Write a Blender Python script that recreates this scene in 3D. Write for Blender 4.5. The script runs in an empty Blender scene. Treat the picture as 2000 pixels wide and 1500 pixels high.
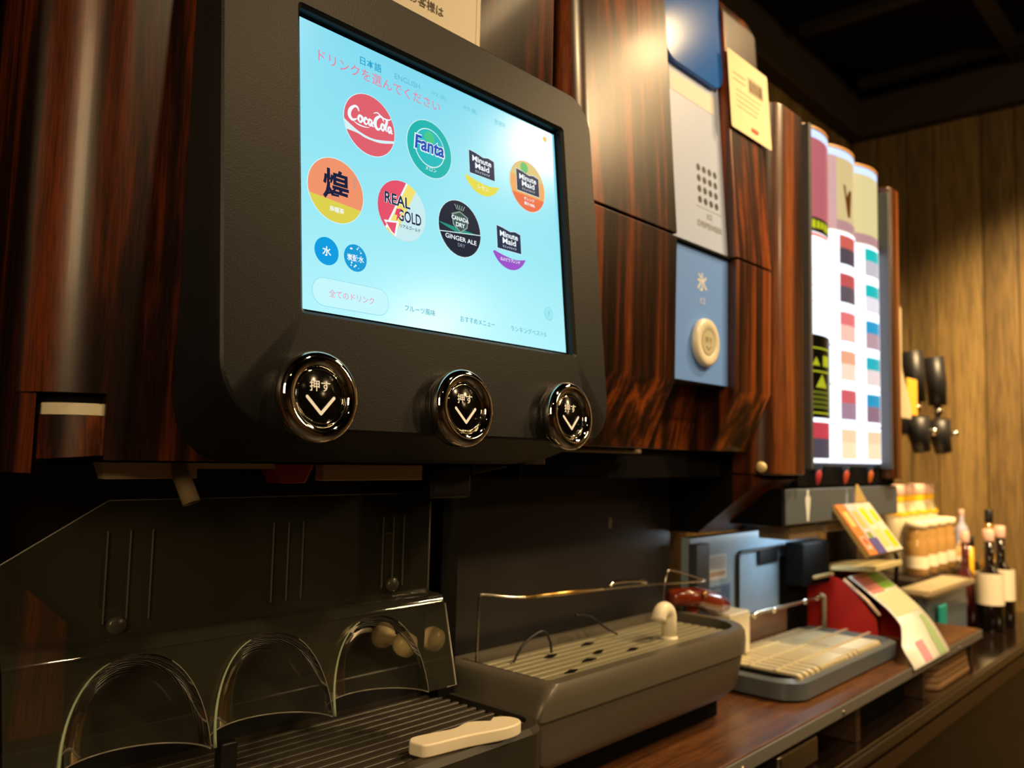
import bpy, bmesh, math, random
from mathutils import Vector, Matrix
from mathutils.geometry import tessellate_polygon
random.seed(7)
SC = bpy.context.scene
COL = SC.collection
PI = math.pi
def rad(a): return a * PI / 180

# ---------------------------------------------------------------- camera
yaw, pit, rol = rad(47.573), rad(4.807), rad(1.306)
fw = Vector((math.sin(yaw)*math.cos(pit), math.cos(yaw)*math.cos(pit), math.sin(pit)))
r0 = Vector((math.cos(yaw), -math.sin(yaw), 0)); u0 = r0.cross(fw)
rt = math.cos(rol)*r0 + math.sin(rol)*u0; up_ = -math.sin(rol)*r0 + math.cos(rol)*u0
cd = bpy.data.cameras.new('camera'); cam = bpy.data.objects.new('camera', cd); COL.objects.link(cam)
M = Matrix((rt, up_, -fw)).transposed().to_4x4(); M.translation = Vector((0, 0, 1.25)); cam.matrix_world = M
cd.sensor_width = 36; cd.lens = 1626.35/2000*36; cd.clip_start = .02
cd.dof.use_dof = True; cd.dof.focus_distance = .655; cd.dof.aperture_fstop = 6.4
SC.camera = cam
SC.view_settings.view_transform = 'Standard'; SC.view_settings.look = 'None'
SC.view_settings.exposure = 0; SC.view_settings.gamma = 1; SC.view_settings.use_curve_mapping = False
# ---------------------------------------------------------------- world + lamps
w = bpy.data.worlds.new('world'); SC.world = w; w.use_nodes = True
bg = w.node_tree.nodes['Background']; bg.inputs[0].default_value = (.9, .72, .5, 1); bg.inputs[1].default_value = .045
WARM = (1, .68, .34)
def aim(o, to): o.rotation_euler = (Vector(to) - o.location).to_track_quat('-Z', 'Y').to_euler()
def spot(name, loc, to, power, ang, blend=.6, size=.05, col=WARM):
    l = bpy.data.lights.new(name, 'SPOT'); l.energy = power; l.spot_size = rad(ang); l.spot_blend = blend
    l.shadow_soft_size = size; l.color = col
    o = bpy.data.objects.new(name, l); COL.objects.link(o); o.location = loc; aim(o, to); return o
def area(name, loc, to, power, sx, sy, col=WARM):
    l = bpy.data.lights.new(name, 'AREA'); l.energy = power; l.shape = 'RECTANGLE'; l.size = sx; l.size_y = sy; l.color = col
    o = bpy.data.objects.new(name, l); COL.objects.link(o); o.location = loc; aim(o, to); return o
spot('spot_counter', (1.92, .05, 2.5), (1.95, .72, .9), 92, 112, .8, .05)
spot('spot_customer', (2.05, -.45, 2.5), (1.7, .6, 1.0), 66, 105, .8, .10)
spot('spot_wall', (2.35, .25, 2.5), (3.12, .55, 1.0), 270, 76, 1.0, .06)
spot('spot_tray', (.9, -.55, 2.5), (1.1, .7, .9), 55, 80, .8, .05)
area('lamp_left', (-1.7, -1.0, 2.2), (.2, .6, 1.4), 30, .8, .8)
area('rear_panel_fill', (1.62, .665, 1.105), (1.6, .762, .99), .4, .25, .03, (.75, .9, 1))  # unseen fill under the hood, added to brighten the slate rear panel
area('lamp_right', (3.0, -2.2, 2.45), (2.4, -1.0, .9), 14, .3, .3)
for k, (x, y) in enumerate([(-.6, -1.9), (.1, -1.3), (1.5, -1.5), (.4, -2.9), (2.2, -2.9), (3.0, -1.2), (-1.2, -2.8), (1.2, -3.2)]):
    spot('downlight', (x, y, 2.5), (x, y, 0), 16, 125, .7, .03)

# ---------------------------------------------------------------- materials
MATS = {}
def lin(h):
    h = h.lstrip('#'); o = []
    for i in (0, 2, 4):
        c = int(h[i:i+2], 16)/255; o.append(c/12.92 if c <= .04045 else ((c+.055)/1.055)**2.4)
    return (*o, 1)
def principled(name):
    m = bpy.data.materials.new(name); m.use_nodes = True
    return m, m.node_tree, m.node_tree.nodes['Principled BSDF']
def plain(key, hexc, rough=.5, metal=0, coat=0, spec=.5, emit=None, es=1, grain=0, bump=0, tr=0):
    if key in MATS: return MATS[key]
    m, nt, b = principled(key)
    b.inputs['Base Color'].default_value = lin(hexc); b.inputs['Roughness'].default_value = rough
    b.inputs['Metallic'].default_value = metal; b.inputs['Coat Weight'].default_value = coat
    b.inputs['Coat Roughness'].default_value = .08
    b.inputs['Specular IOR Level'].default_value = spec; b.inputs['Transmission Weight'].default_value = tr
    if emit:
        b.inputs['Emission Color'].default_value = lin(emit); b.inputs['Emission Strength'].default_value = es
    if grain or bump:
        tc = nt.nodes.new('ShaderNodeTexCoord'); n = nt.nodes.new('ShaderNodeTexNoise'); n.inputs['Scale'].default_value = 60
        n.inputs['Detail'].default_value = 6
        nt.links.new(tc.outputs['Object'], n.inputs['Vector'])
        if grain:
            mx = nt.nodes.new('ShaderNodeMix'); mx.data_type = 'RGBA'; mx.inputs[6].default_value = lin(hexc)
            c = lin(hexc); mx.inputs[7].default_value = (c[0]*(1-grain), c[1]*(1-grain), c[2]*(1-grain), 1)
            nt.links.new(n.outputs['Fac'], mx.inputs[0]); nt.links.new(mx.outputs[2], b.inputs['Base Color'])
        if bump:
            n2 = nt.nodes.new('ShaderNodeTexNoise'); n2.inputs['Scale'].default_value = 900
            nt.links.new(tc.outputs['Object'], n2.inputs['Vector'])
            bp = nt.nodes.new('ShaderNodeBump'); bp.inputs['Strength'].default_value = bump; bp.inputs['Distance'].default_value = .0005
            nt.links.new(n2.outputs['Fac'], bp.inputs['Height']); nt.links.new(bp.outputs[0], b.inputs['Normal'])
    MATS[key] = m; return m
def glow(hexc, es=1.0, rough=.3):
    return plain('lit_%s_%g' % (hexc.strip('#'), es), '#020202', rough=rough, spec=.05, emit=hexc, es=es)
def ink(hexc, rough=.45): return plain('ink_'+hexc.strip('#'), hexc, rough=rough)
def wood(key, dark, mid, hot, rough=.28, coat=.5, off=(0, 0, 0), sx=26, sz=1.1, spread=(.36, .55, .74)):
    m, nt, b = principled(key)
    tc = nt.nodes.new('ShaderNodeTexCoord')
    mp = nt.nodes.new('ShaderNodeMapping'); mp.inputs['Scale'].default_value = (sx, sx, sz); mp.inputs['Location'].default_value = off
    n = nt.nodes.new('ShaderNodeTexNoise'); n.inputs['Scale'].default_value = 1; n.inputs['Detail'].default_value = 5
    n.inputs['Roughness'].default_value = .6; n.inputs['Distortion'].default_value = .35
    cr = nt.nodes.new('ShaderNodeValToRGB'); e = cr.color_ramp.elements
    e[0].position = spread[0]; e[0].color = lin(dark); e[1].position = spread[2]; e[1].color = lin(hot)
    k = e.new(spread[1]); k.color = lin(mid)
    mp2 = nt.nodes.new('ShaderNodeMapping'); mp2.inputs['Scale'].default_value = (sx*26, sx*26, sz*18); mp2.inputs['Location'].default_value = off
    n2 = nt.nodes.new('ShaderNodeTexNoise'); n2.inputs['Scale'].default_value = 1; n2.inputs['Detail'].default_value = 3
    cr2 = nt.nodes.new('ShaderNodeValToRGB'); f = cr2.color_ramp.elements
    f[0].position = .36; f[0].color = (.35, .35, .35, 1); f[1].position = .56; f[1].color = (1, 1, 1, 1)
    mx = nt.nodes.new('ShaderNodeMix'); mx.data_type = 'RGBA'; mx.blend_type = 'MULTIPLY'; mx.inputs[0].default_value = .75
    L = nt.links.new
    L(tc.outputs['Object'], mp.inputs[0]); L(mp.outputs[0], n.inputs['Vector']); L(n.outputs['Fac'], cr.inputs[0])
    L(tc.outputs['Object'], mp2.inputs[0]); L(mp2.outputs[0], n2.inputs['Vector']); L(n2.outputs['Fac'], cr2.inputs[0])
    L(cr.outputs[0], mx.inputs[6]); L(cr2.outputs[0], mx.inputs[7]); L(mx.outputs[2], b.inputs['Base Color'])
    b.inputs['Roughness'].default_value = rough; b.inputs['Coat Weight'].default_value = coat; b.inputs['Coat Roughness'].default_value = .12
    MATS[key] = m; return m
def clear(key, tint, haze=.04, rough=.06, gl=1.0, hc='#c8c8a8'):
    m = bpy.data.materials.new(key); m.use_nodes = True; nt = m.node_tree; nt.nodes.clear(); L = nt.links.new
    out = nt.nodes.new('ShaderNodeOutputMaterial'); tr = nt.nodes.new('ShaderNodeBsdfTransparent'); tr.inputs[0].default_value = lin(tint)
    df = nt.nodes.new('ShaderNodeBsdfDiffuse'); df.inputs[0].default_value = lin(hc)
    gs = nt.nodes.new('ShaderNodeBsdfGlossy'); gs.inputs['Roughness'].default_value = rough
    m1 = nt.nodes.new('ShaderNodeMixShader'); m1.inputs[0].default_value = haze
    fr = nt.nodes.new('ShaderNodeFresnel'); fr.inputs[0].default_value = 1.42
    mu = nt.nodes.new('ShaderNodeMath'); mu.operation = 'MULTIPLY'; mu.inputs[1].default_value = gl
    m2 = nt.nodes.new('ShaderNodeMixShader')
    L(tr.outputs[0], m1.inputs[1]); L(df.outputs[0], m1.inputs[2]); L(fr.outputs[0], mu.inputs[0]); L(mu.outputs[0], m2.inputs[0])
    L(m1.outputs[0], m2.inputs[1]); L(gs.outputs[0], m2.inputs[2]); L(m2.outputs[0], out.inputs[0])
    MATS[key] = m; return m
W_LEFT = wood('rosewood_left', '#170a06', '#2c1209', '#783410', rough=.36, coat=.12, off=(3, 1, 0), sx=34, sz=2.2, spread=(.40, .50, .66))
W_LEFT2 = wood('rosewood_cap', '#24100a', '#4c2210', '#94481c', rough=.36, coat=.12, off=(9, 4, 2), sx=44, sz=6, spread=(.40, .50, .64))
W_ICE = wood('rosewood_ice', '#1c0c06', '#46200d', '#9c4c18', rough=.30, coat=.05, off=(7, 2, 1), sx=40, sz=1.2, spread=(.41, .51, .66))
W_TOWER = wood('rosewood_tower', '#24120a', '#54290f', '#94501f', rough=.33, coat=.2, off=(1, 5, 3), sx=22, sz=1.0, spread=(.38, .50, .66))
def shelfwood():
    m = wood('shelf_laminate', '#4c2c14', '#68401e', '#845428', rough=.4, coat=.15, sx=2, sz=20, off=(2, 0, 0)); 
    mp = [n for n in m.node_tree.nodes if n.type == 'MAPPING']
    mp[0].inputs['Scale'].default_value = (1.4, 24, 24); mp[1].inputs['Scale'].default_value = (18, 400, 400); return m
W_SHELF = shelfwood()
BLACK = plain('black_plastic', '#18181a', rough=.42, bump=.25, spec=.45)
HOUSING = plain('housing_black', '#131416', rough=.44, bump=.3, spec=.32)
DARK = plain('dark_panel', '#191614', rough=.4, spec=.3)
VOID = plain('matt_black', '#0a0908', rough=.8, spec=.1)
CHROME = plain('chrome', '#e4e0d6', rough=.035, metal=1)
STEEL = plain('brushed_steel', '#b8b2a2', rough=.28, metal=1)
WIRE = plain('steel_wire', '#cfc8b8', rough=.2, metal=1)
CREAM = plain('cream_plastic', '#e8e0c4', rough=.45, grain=.08)
GREYP = plain('grey_tray_plastic', '#5c574c', rough=.36, grain=.12, spec=.5)
SLATE = plain('slate_metal', '#5e6a76', rough=.34, spec=.6, grain=.1)
SLATED = plain('slate_dark', '#3c444c', rough=.4, grain=.1)
GRATE = plain('grate_metal', '#e4d8b0', rough=.3, metal=.35, grain=.12)
PAPER = plain('paper_white', '#efe8d6', rough=.6)
CLEAR = clear('clear_plastic', '#e4e0d4', haze=.035, gl=.8, rough=.05)
CEDGE = plain('clear_edge', '#93a58a', rough=.25)
GOLDM = plain('warm_metal', '#d0a860', rough=.3, metal=1)

# ---------------------------------------------------------------- mesh helpers
OFF = {}
class MB:
    def __init__(s): s.v = []; s.f = []; s.m = []; s.cur = 0; s.sm = []
    def add(s, vs, fs, smooth=False, mat=None):
        o = len(s.v); s.v += [Vector(p) for p in vs]
        for f in fs: s.f.append([i+o for i in f]); s.m.append(s.cur if mat is None else mat); s.sm.append(smooth)
        return s
    def box(s, x0, x1, y0, y1, z0, z1, mat=None):
        vs = [(x, y, z) for z in (z0, z1) for y in (y0, y1) for x in (x0, x1)]
        return s.add(vs, [(0, 2, 3, 1), (4, 5, 7, 6), (0, 1, 5, 4), (2, 6, 7, 3), (0, 4, 6, 2), (1, 3, 7, 5)], mat=mat)
    def loft(s, rings, closed=True, cap0=True, cap1=True, smooth=False, mat=None):
        n = len(rings[0]); vs = [p for r in rings for p in r]; fs = []
        for k in range(len(rings)-1):
            for i in range(n if closed else n-1):
                j = (i+1) % n; fs.append((k*n+i, k*n+j, (k+1)*n+j, (k+1)*n+i))
        if cap0: fs.append(tuple(range(n))[::-1])
        if cap1: fs.append(tuple((len(rings)-1)*n+i for i in range(n)))
        return s.add(vs, fs, smooth, mat)
    def prism(s, pts, axis, a, b, smooth=False, mat=None):   # pts in the two other axes
        def p(u, v, w): return {'x': (w, u, v), 'y': (u, w, v), 'z': (u, v, w)}[axis]
        return s.loft([[p(u, v, a) for u, v in pts], [p(u, v, b) for u, v in pts]], smooth=smooth, mat=mat)
    def tube(s, path, r, n=12, caps=True, mat=None):
        path = [Vector(p) for p in path]; rs = r if isinstance(r, (list, tuple)) else [r]*len(path); rings = []
        prev = None
        for i, p in enumerate(path):
            d = (path[min(i+1, len(path)-1)] - path[max(i-1, 0)]).normalized()
            if prev is None:
                a = d.cross(Vector((0, 0, 1)));  a = a if a.length > .1 else d.cross(Vector((1, 0, 0)))
            else: a = prev - d*prev.dot(d)
            a.normalize(); prev = a; b = d.cross(a)
            rings.append([p + rs[i]*(math.cos(t)*a + math.sin(t)*b) for t in [2*PI*k/n for k in range(n)]])
        return s.loft(rings, smooth=True, cap0=caps, cap1=caps, mat=mat)
    def lathe(s, c, ax, prof, n=32, smooth=True, mat=None, cap=True):
        c = Vector(c); ax = Vector(ax).normalized(); a = ax.orthogonal().normalized(); b = ax.cross(a)
        rings = [[c + ax*h + max(r, 1e-5)*(math.cos(t)*a + math.sin(t)*b) for t in [2*PI*k/n for k in range(n)]] for r, h in prof]
        return s.loft(rings, smooth=smooth, mat=mat, cap0=cap, cap1=cap)
    def build(s, name, mats, parent=None, bevel=0, seg=2, solid=0, label=None, cat=None, group=None, kind=None, loc=None):
        me = bpy.data.meshes.new(name); o = bpy.data.objects.new(name, me); COL.objects.link(o)
        if parent is not None: o.parent = parent; off = OFF[parent.name]
        else:
            off = Vector(loc) if loc else Vector((0, 0, 0)); o.location = off
        OFF[o.name] = off
        me.from_pydata([p-off for p in s.v], [], s.f)
        for m in (mats if isinstance(mats, (list, tuple)) else [mats]): me.materials.append(m)
        for p, mi, sm in zip(me.polygons, s.m, s.sm): p.material_index = mi; p.use_smooth = sm
        bm = bmesh.new(); bm.from_mesh(me); bmesh.ops.remove_doubles(bm, verts=bm.verts, dist=1e-6) if not getattr(s, 'flat', 0) else None
        if not getattr(s, 'flat', 0): bmesh.ops.recalc_face_normals(bm, faces=bm.faces)
        bm.to_mesh(me); bm.free()
        if solid:
            md = o.modifiers.new('solid', 'SOLIDIFY'); md.thickness = solid; md.offset = 0
            if len(me.materials) > 1: md.material_offset_rim = 1
        if bevel:
            md = o.modifiers.new('bevel', 'BEVEL'); md.width = bevel; md.segments = seg; md.limit_method = 'ANGLE'; md.angle_limit = rad(35)
            for p in me.polygons: p.use_smooth = True
            md2 = o.modifiers.new('wn', 'WEIGHTED_NORMAL'); md2.keep_sharp = False
        tag(o, label, cat, group, kind); return o
def tag(o, label=None, cat=None, group=None, kind=None):
    if label: o['label'] = label
    if cat: o['category'] = cat
    if group: o['group'] = group
    if kind: o['kind'] = kind
    return o
def empty(name, loc, label, cat, group=None):
    o = bpy.data.objects.new(name, None); COL.objects.link(o); o.location = loc; OFF[o.name] = Vector(loc); o.empty_display_size = .05
    return tag(o, label, cat, group)
def copy_thing(o, dloc, label=None, parent=None):
    c = o.copy(); COL.objects.link(c)
    if parent is not None: c.parent = parent
    else: c.location = Vector(o.location) + Vector(dloc)
    if label: c['label'] = label
    for ch in list(o.children): copy_thing(ch, (0, 0, 0), None, c)
    return c
def box(name, m, x0, x1, y0, y1, z0, z1, parent=None, bevel=0, **k):
    return MB().box(x0, x1, y0, y1, z0, z1).build(name, m, parent, bevel, **k)
def rrect(x0, x1, y0, y1, r, n=8):
    rr = r if isinstance(r, (list, tuple)) else [r]*4   # bl br tr tl
    cs = [(x0+rr[0], y0+rr[0], 180, rr[0]), (x1-rr[1], y0+rr[1], 270, rr[1]), (x1-rr[2], y1-rr[2], 0, rr[2]), (x0+rr[3], y1-rr[3], 90, rr[3])]
    return [(cx+q*math.cos(rad(a+90*k/n)), cy+q*math.sin(rad(a+90*k/n))) for cx, cy, a, q in cs for k in range(n+1)]
def ell(cx, cy, rx, ry=None, a0=0, a1=360, n=36):
    ry = ry or rx; return [(cx+rx*math.cos(rad(a0+(a1-a0)*k/n)), cy+ry*math.sin(rad(a0+(a1-a0)*k/n))) for k in range(n+(a1-a0 < 360))]
def crom(p, n=8):
    q = [p[0]]+list(p)+[p[-1]]; o = []
    for i in range(1, len(q)-2):
        for k in range(n):
            t = k/n; a, b, c, d = q[i-1], q[i], q[i+1], q[i+2]
            o.append(tuple(.5*(2*b[j]+(c[j]-a[j])*t+(2*a[j]-5*b[j]+4*c[j]-d[j])*t*t+(3*b[j]-a[j]-3*c[j]+d[j])*t**3) for j in range(len(b))))
    o.append(p[-1]); return o
def clip(poly, a, b, c):   # keep a*x+b*y<=c
    o = []
    for i, p in enumerate(poly):
        q = poly[(i+1) % len(poly)]; dp = a*p[0]+b*p[1]-c; dq = a*q[0]+b*q[1]-c
        if dp <= 0: o.append(p)
        if dp*dq < 0: t = dp/(dp-dq); o.append((p[0]+t*(q[0]-p[0]), p[1]+t*(q[1]-p[1])))
    return o
TXT = {}
def text_tris(s, bold=0):
    if (s, bold) in TXT: return TXT[(s, bold)]
    cu = bpy.data.curves.new('t', 'FONT'); cu.body = s; cu.size = 1; cu.align_x = 'CENTER'; cu.align_y = 'CENTER'; cu.offset = bold; cu.resolution_u = 3
    ob = bpy.data.objects.new('t', cu); COL.objects.link(ob)
    dg = bpy.context.evaluated_depsgraph_get(); me = bpy.data.meshes.new_from_object(ob.evaluated_get(dg))
    vs = [(v.co.x, v.co.y) for v in me.vertices]; fs = [tuple(p.vertices) for p in me.polygons]
    bpy.data.objects.remove(ob); bpy.data.curves.remove(cu); bpy.data.meshes.remove(me)
    if vs:
        x0 = min(v[0] for v in vs); x1 = max(v[0] for v in vs); y0 = min(v[1] for v in vs); y1 = max(v[1] for v in vs)
        vs = [(v[0]-(x0+x1)/2, v[1]-(y0+y1)/2) for v in vs]; sz = (x1-x0, y1-y0)
    else: sz = (1, 1)
    TXT[(s, bold)] = (vs, fs, sz); return TXT[(s, bold)]
class Flat(MB):
    """flat print laid on a plane: origin, right, up vectors; coordinates in millimetres"""
    def __init__(s, o, ux=(1, 0, 0), uy=(0, 0, 1), lift=.15):
        super().__init__(); s.o = Vector(o); s.ux = Vector(ux).normalized(); s.uy = Vector(uy).normalized(); s.n = s.ux.cross(s.uy); s.mats = []; s.k = 1; s.lift = lift; s.flat = 1
    def P(s, x, y, z=None): return s.o + s.ux*x/1000 + s.uy*y/1000 + s.n*((s.k if z is None else z)*s.lift/1000)
    def mi(s, m):
        if m not in s.mats: s.mats.append(m)
        return s.mats.index(m)
    def poly(s, pts, m):
        pts = [p for i, p in enumerate(pts) if (Vector(p)-Vector(pts[i-1])).length > 1e-6]
        t = tessellate_polygon([[Vector((x, y, 0)) for x, y in pts]])
        fs = []
        for a, b, c in t:
            A, B, C_ = pts[a], pts[b], pts[c]; cr = (B[0]-A[0])*(C_[1]-A[1])-(B[1]-A[1])*(C_[0]-A[0])
            fs.append((a, b, c) if cr > 0 else (a, c, b))
        s.add([s.P(x, y) for x, y in pts], fs, mat=s.mi(m)); s.k += 1; return s
    def disc(s, cx, cy, r, m, ry=None): return s.poly(ell(cx, cy, r, ry), m)
    def rect(s, x0, x1, y0, y1, m, r=0): return s.poly(rrect(x0, x1, y0, y1, r, 6) if r else [(x0, y0), (x1, y0), (x1, y1), (x0, y1)], m)
    def stroke(s, pts, wd, m, smooth=True):
        pts = [(q[0], q[1], q[2] if len(q) > 2 else 1) for q in pts]
        p = crom(pts, 6) if smooth and len(pts) > 2 else pts; L = []; R = []
        for i, q in enumerate(p):
            a = Vector(p[max(i-1, 0)][:2]); b = Vector(p[min(i+1, len(p)-1)][:2]); d = (b-a); d = d.normalized() if d.length else Vector((1, 0))
            ww = (q[2] if len(q) > 2 else 1)*wd/2; nn = Vector((-d.y, d.x))*ww; L.append((q[0]+nn.x, q[1]+nn.y)); R.append((q[0]-nn.x, q[1]-nn.y))
        n = len(p); vs = [s.P(*a) for a in L]+[s.P(*a) for a in R]
        s.add(vs, [(i, n+i, n+i+1, i+1) for i in range(n-1)], mat=s.mi(m))
        for e in (p[0], p[-1]):
            ww = (e[2] if len(e) > 2 else 1)*wd/2; c = ell(e[0], e[1], max(ww, .01), n=12); s.add([s.P(*a) for a in c], [tuple(range(len(c)))], mat=s.mi(m))
        return s
    def text(s, body, cx, cy, h, m, bold=0, width=None, shear=0, rot=0):
        vs, fs, sz = text_tris(body, bold)
        k = h/sz[1]; kx = (width/sz[0]) if width else k
        c, sn = math.cos(rad(rot)), math.sin(rad(rot)); out = []
        for x, y in vs:
            X = x*kx+shear*y*k; Y = y*k; out.append(s.P(cx+X*c-Y*sn, cy+X*sn+Y*c))
        s.add(out, fs, mat=s.mi(m)); s.k += 1; return s
    def done(s, name, parent=None, **k): return s.build(name, s.mats, parent, **k)

# ================================================================= the room
def struct(name, mb, m, **k): return mb.build(name, m, kind='structure', **k)
struct('floor', MB().box(-2.6, 3.3, -3.8, 1.3, -.05, 0), plain('floor_dark', '#2a211a', rough=.5, grain=.3))
ceil_m = plain('ceiling_black', '#0b0a09', rough=.8, spec=.1)
ceil = struct('ceiling', MB().box(-2.6, 3.3, -3.8, 1.3, 2.62, 2.68), ceil_m)
for k in range(5):   # coffer ribs
    box('ceiling_rib', plain('rib_dark', '#171310', rough=.6), -2.6, 3.15, .55-k*.62, .59-k*.62, 2.585, 2.62, ceil)
for k in range(6):
    box('ceiling_rib', MATS['rib_dark'], .45+k*.5, .49+k*.5, -3.6, 1.05, 2.588, 2.62, ceil)
wall_m = wood('wall_veneer', '#5e4a28', '#7a6236', '#947a48', rough=.55, coat=0, sx=9, sz=.5, spread=(.3, .5, .7))
wall_m2 = wood('wall_veneer_light', '#6a542e', '#866c3c', '#9e844e', rough=.55, coat=0, sx=9, sz=.5, off=(3, 3, 1), spread=(.3, .5, .7))
wr = struct('wall_right', MB().box(3.165, 3.25, -3.8, 1.2, 0, 2.62), plain('wall_joint', '#1c150d', rough=.8))
y = -1.6; k = 0
while y < 1.13:
    bw = random.choice([.105, .13, .09, .15]); 
    box('wall_board', random.choice([wall_m, wall_m2, wall_m]), 3.15-random.random()*.004, 3.165, y, min(y+bw-.003, 1.149), .02, 2.46, wr, bevel=.0015, seg=1); y += bw
wb = struct('wall_back', MB().box(-2.6, 3.2, 1.165, 1.25, 0, 2.62), MATS['wall_joint'])
x = -2.6
while x < 3.14:
    bw = random.choice([.105, .13, .09, .15])
    box('wall_board', random.choice([wall_m, wall_m2]), x, min(x+bw-.003, 3.145), 1.15-random.random()*.004, 1.165, .02, 2.46, wb, bevel=.0015, seg=1); x += bw
struct('trim_1', MB().box(3.09, 3.165, -3.8, 1.165, 2.46, 2.62), plain('trim_dark', '#2c2118', rough=.6), bevel=.006)
struct('trim_2', MB().box(-2.6, 3.09, 1.09, 1.165, 2.46, 2.62), MATS['trim_dark'], bevel=.006)
struct('wall_front', MB().box(-2.6, 3.3, -3.9, -3.8, 0, 2.62), plain('far_wall', '#8a6842', rough=.7, grain=.3))
struct('wall_left', MB().box(-2.7, -2.6, -3.8, 1.25, 0, 2.62), plain('left_wall', '#5a4530', rough=.7, grain=.3))

# ================================================================= worktop and riser shelf
base = empty('base_counter', (.8, .9, 0), 'black base counter with a glossy dark worktop below the riser shelf', 'counter')
CT = plain('counter_gloss', '#1a120c', rough=.12, coat=.4)
box('worktop', CT, -1.2, 3.14, .515, 1.145, .75, .78, base, bevel=.004)
box('nosing', plain('nosing_metal', '#5a5248', rough=.3, metal=.8), -1.2, 3.14, .508, .5145, .762, .778, base, bevel=.002)
box('front_panel', plain('base_front', '#0a0807', rough=.45), -1.2, 3.14, .55, 1.14, .05, .7495, base)
box('lower_rail', plain('rail_brown', '#3a281a', rough=.4), -1.2, 3.14, .525, .5495, .70, .735, base, bevel=.004)
sh = empty('riser_shelf', (.8, .8, .78), 'brown laminate riser shelf under the three dispensers with open compartments below', 'shelf')
box('shelf_board', W_SHELF, -1.2, 2.215, .522, 1.14, .846, .868, sh, bevel=.003)
box('edge_strip', plain('edge_slate', '#6b6a66', rough=.35, spec=.6, grain=.1), -1.2, 2.213, .518, .5215, .848, .8665, sh, bevel=.001)
for xx in (.25, .86, 1.47, 1.83, 2.19):
    box('divider', plain('divider_brown', '#3c2818', rough=.5), xx-.009, xx+.009, .535, 1.13, .7805, .8455, sh, bevel=.001)
box('back_board', VOID, -1.2, 2.2, 1.131, 1.138, .7805, .8455, sh)
for xx in (1.02, 1.36, 2.02):
    MB().lathe((xx, .5178, .855), (0, -1, 0), [(0, 0), (.004, 0), (.0035, .0015), (0, .002)], 12).build('edge_screw', STEEL, sh)
box('storage_box', VOID, 1.51, 1.79, .56, .9, .7805, .84, loc=(1.65, .73, .7805), bevel=.004, label='black storage box filling the compartment under the riser shelf', cat='box')
b = box('metal_tin', STEEL, 1.19, 1.33, .545, .66, .7805, .822, loc=(1.26, .6, .7805), bevel=.006, label='small metal tin in the dark compartment under the shelf front', cat='tin')
for k in range(4):
    t = MB().prism(rrect(1.90+k*.004, 2.17, .53+k*.002, .80, .03, 6), 'z', .7808+k*.0118, .7918+k*.0118)
    t.build('serving_tray', plain('tray_tan', '#8a6a48', rough=.5, grain=.15), loc=(2.03, .66, .7808+k*.0118), bevel=.002,
        label=['lowest tan serving tray of the stack under the shelf end', 'second tan serving tray from the bottom of the stack under the shelf end',
               'third tan serving tray from the bottom, next below the topmost one', 'topmost tan serving tray of the stack under the shelf end'][k], cat='tray', group='tan serving trays under the shelf end')

# ================================================================= drink dispenser with touch screen
A = empty('drink_dispenser', (.42, .78, .868), 'dark rosewood drink dispenser with black framed touch screen and chrome buttons', 'drink dispenser')
def front_profile(x0, x1, yf, yb, rl, rr, n=8):
    p = [(x0, yb)]
    p += [(x0+rl-rl*math.cos(rad(90*k/n)), yf+rl-rl*math.sin(rad(90*k/n))) for k in range(n+1)] if rl else [(x0, yf)]
    p += [(x1-rr+rr*math.sin(rad(90*k/n)), yf+rr-rr*math.cos(rad(90*k/n))) for k in range(n+1)] if rr else [(x1, yf)]
    p += [(x1, yb)]; return p
m = MB(); m.prism(front_profile(.18, .668, .56, 1.1, .045, .003, 12), 'z', 1.283, 2.25); 
m.prism(front_profile(.222, .668, .56, 1.1, 0, .003), 'z', 1.24, 1.283)
m.prism([(.18, 1.1), (.18, .60), (.188, .585), (.188, 1.1)], 'z', 1.231, 1.283)
m.build('cabinet', W_LEFT, A, bevel=.0012)
m = MB(); lo = front_profile(.19, .2205, .5605, 1.05, .036, 0, 10)
m.loft([[(x, y, 1.236+(.004 if y < .6 else 0)+(x-.19)*.1) for x, y in lo], [(x, y, 1.2685) for x, y in lo]]); m.build('corner_cap', W_LEFT2, A, bevel=.001)
m = MB(); lo = front_profile(.192, .2203, .5625, 1.05, .034, 0, 10); m.prism(lo, 'z', 1.2688, 1.2765); m.build('seal_strip', CREAM, A, bevel=.0006)
m = MB(); lo = front_profile(.193, .2203, .566, 1.05, .034, 0, 10); m.prism(lo, 'z', 1.2768, 1.2828); m.build('groove', VOID, A)
# lower body
box('leg_panel', VOID, .15, .179, .77, 1.1, .869, 1.23, A)
MB().prism([(.15, 1.19), (.205, 1.17), (.279, 1.10), (.283, .869), (.15, .869)], 'y', .755, .765).build('lower_cheek', W_LEFT, A)
box('back_panel', plain('back_dark', '#2a2622', rough=.38, spec=.35), .18, .66, .775, .80, .869, 1.235, A, bevel=.001)
box('side_post', VOID, .655, .68, .70, 1.1, .869, 1.238, A)
box('underside', VOID, .19, .66, .585, 1.09, 1.2385, 1.2398, A)
lp = plain('label_pale', '#e4cca8', rough=.6)
MB().prism([(.236, 1.2378), (.24, 1.2262), (.307, 1.2262), (.307, 1.2378)], 'y', .60, .612).build('label_strip', lp, A)
box('label_strip', lp, .3075, .375, .602, .61, 1.2335, 1.2378, A)
box('label_strip', lp, .42, .533, .60, .612, 1.2235, 1.2378, A, bevel=.001)
MB().loft([[(x, y, 1.2378) for x, y in rrect(.373, .413, .598, .63, .006, 4)], [(x, y, 1.2215) for x, y in rrect(.38, .407, .602, .626, .006, 4)]]).build('red_plug', plain('red_plug', '#b01c12', rough=.35), A, bevel=.001)
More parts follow.
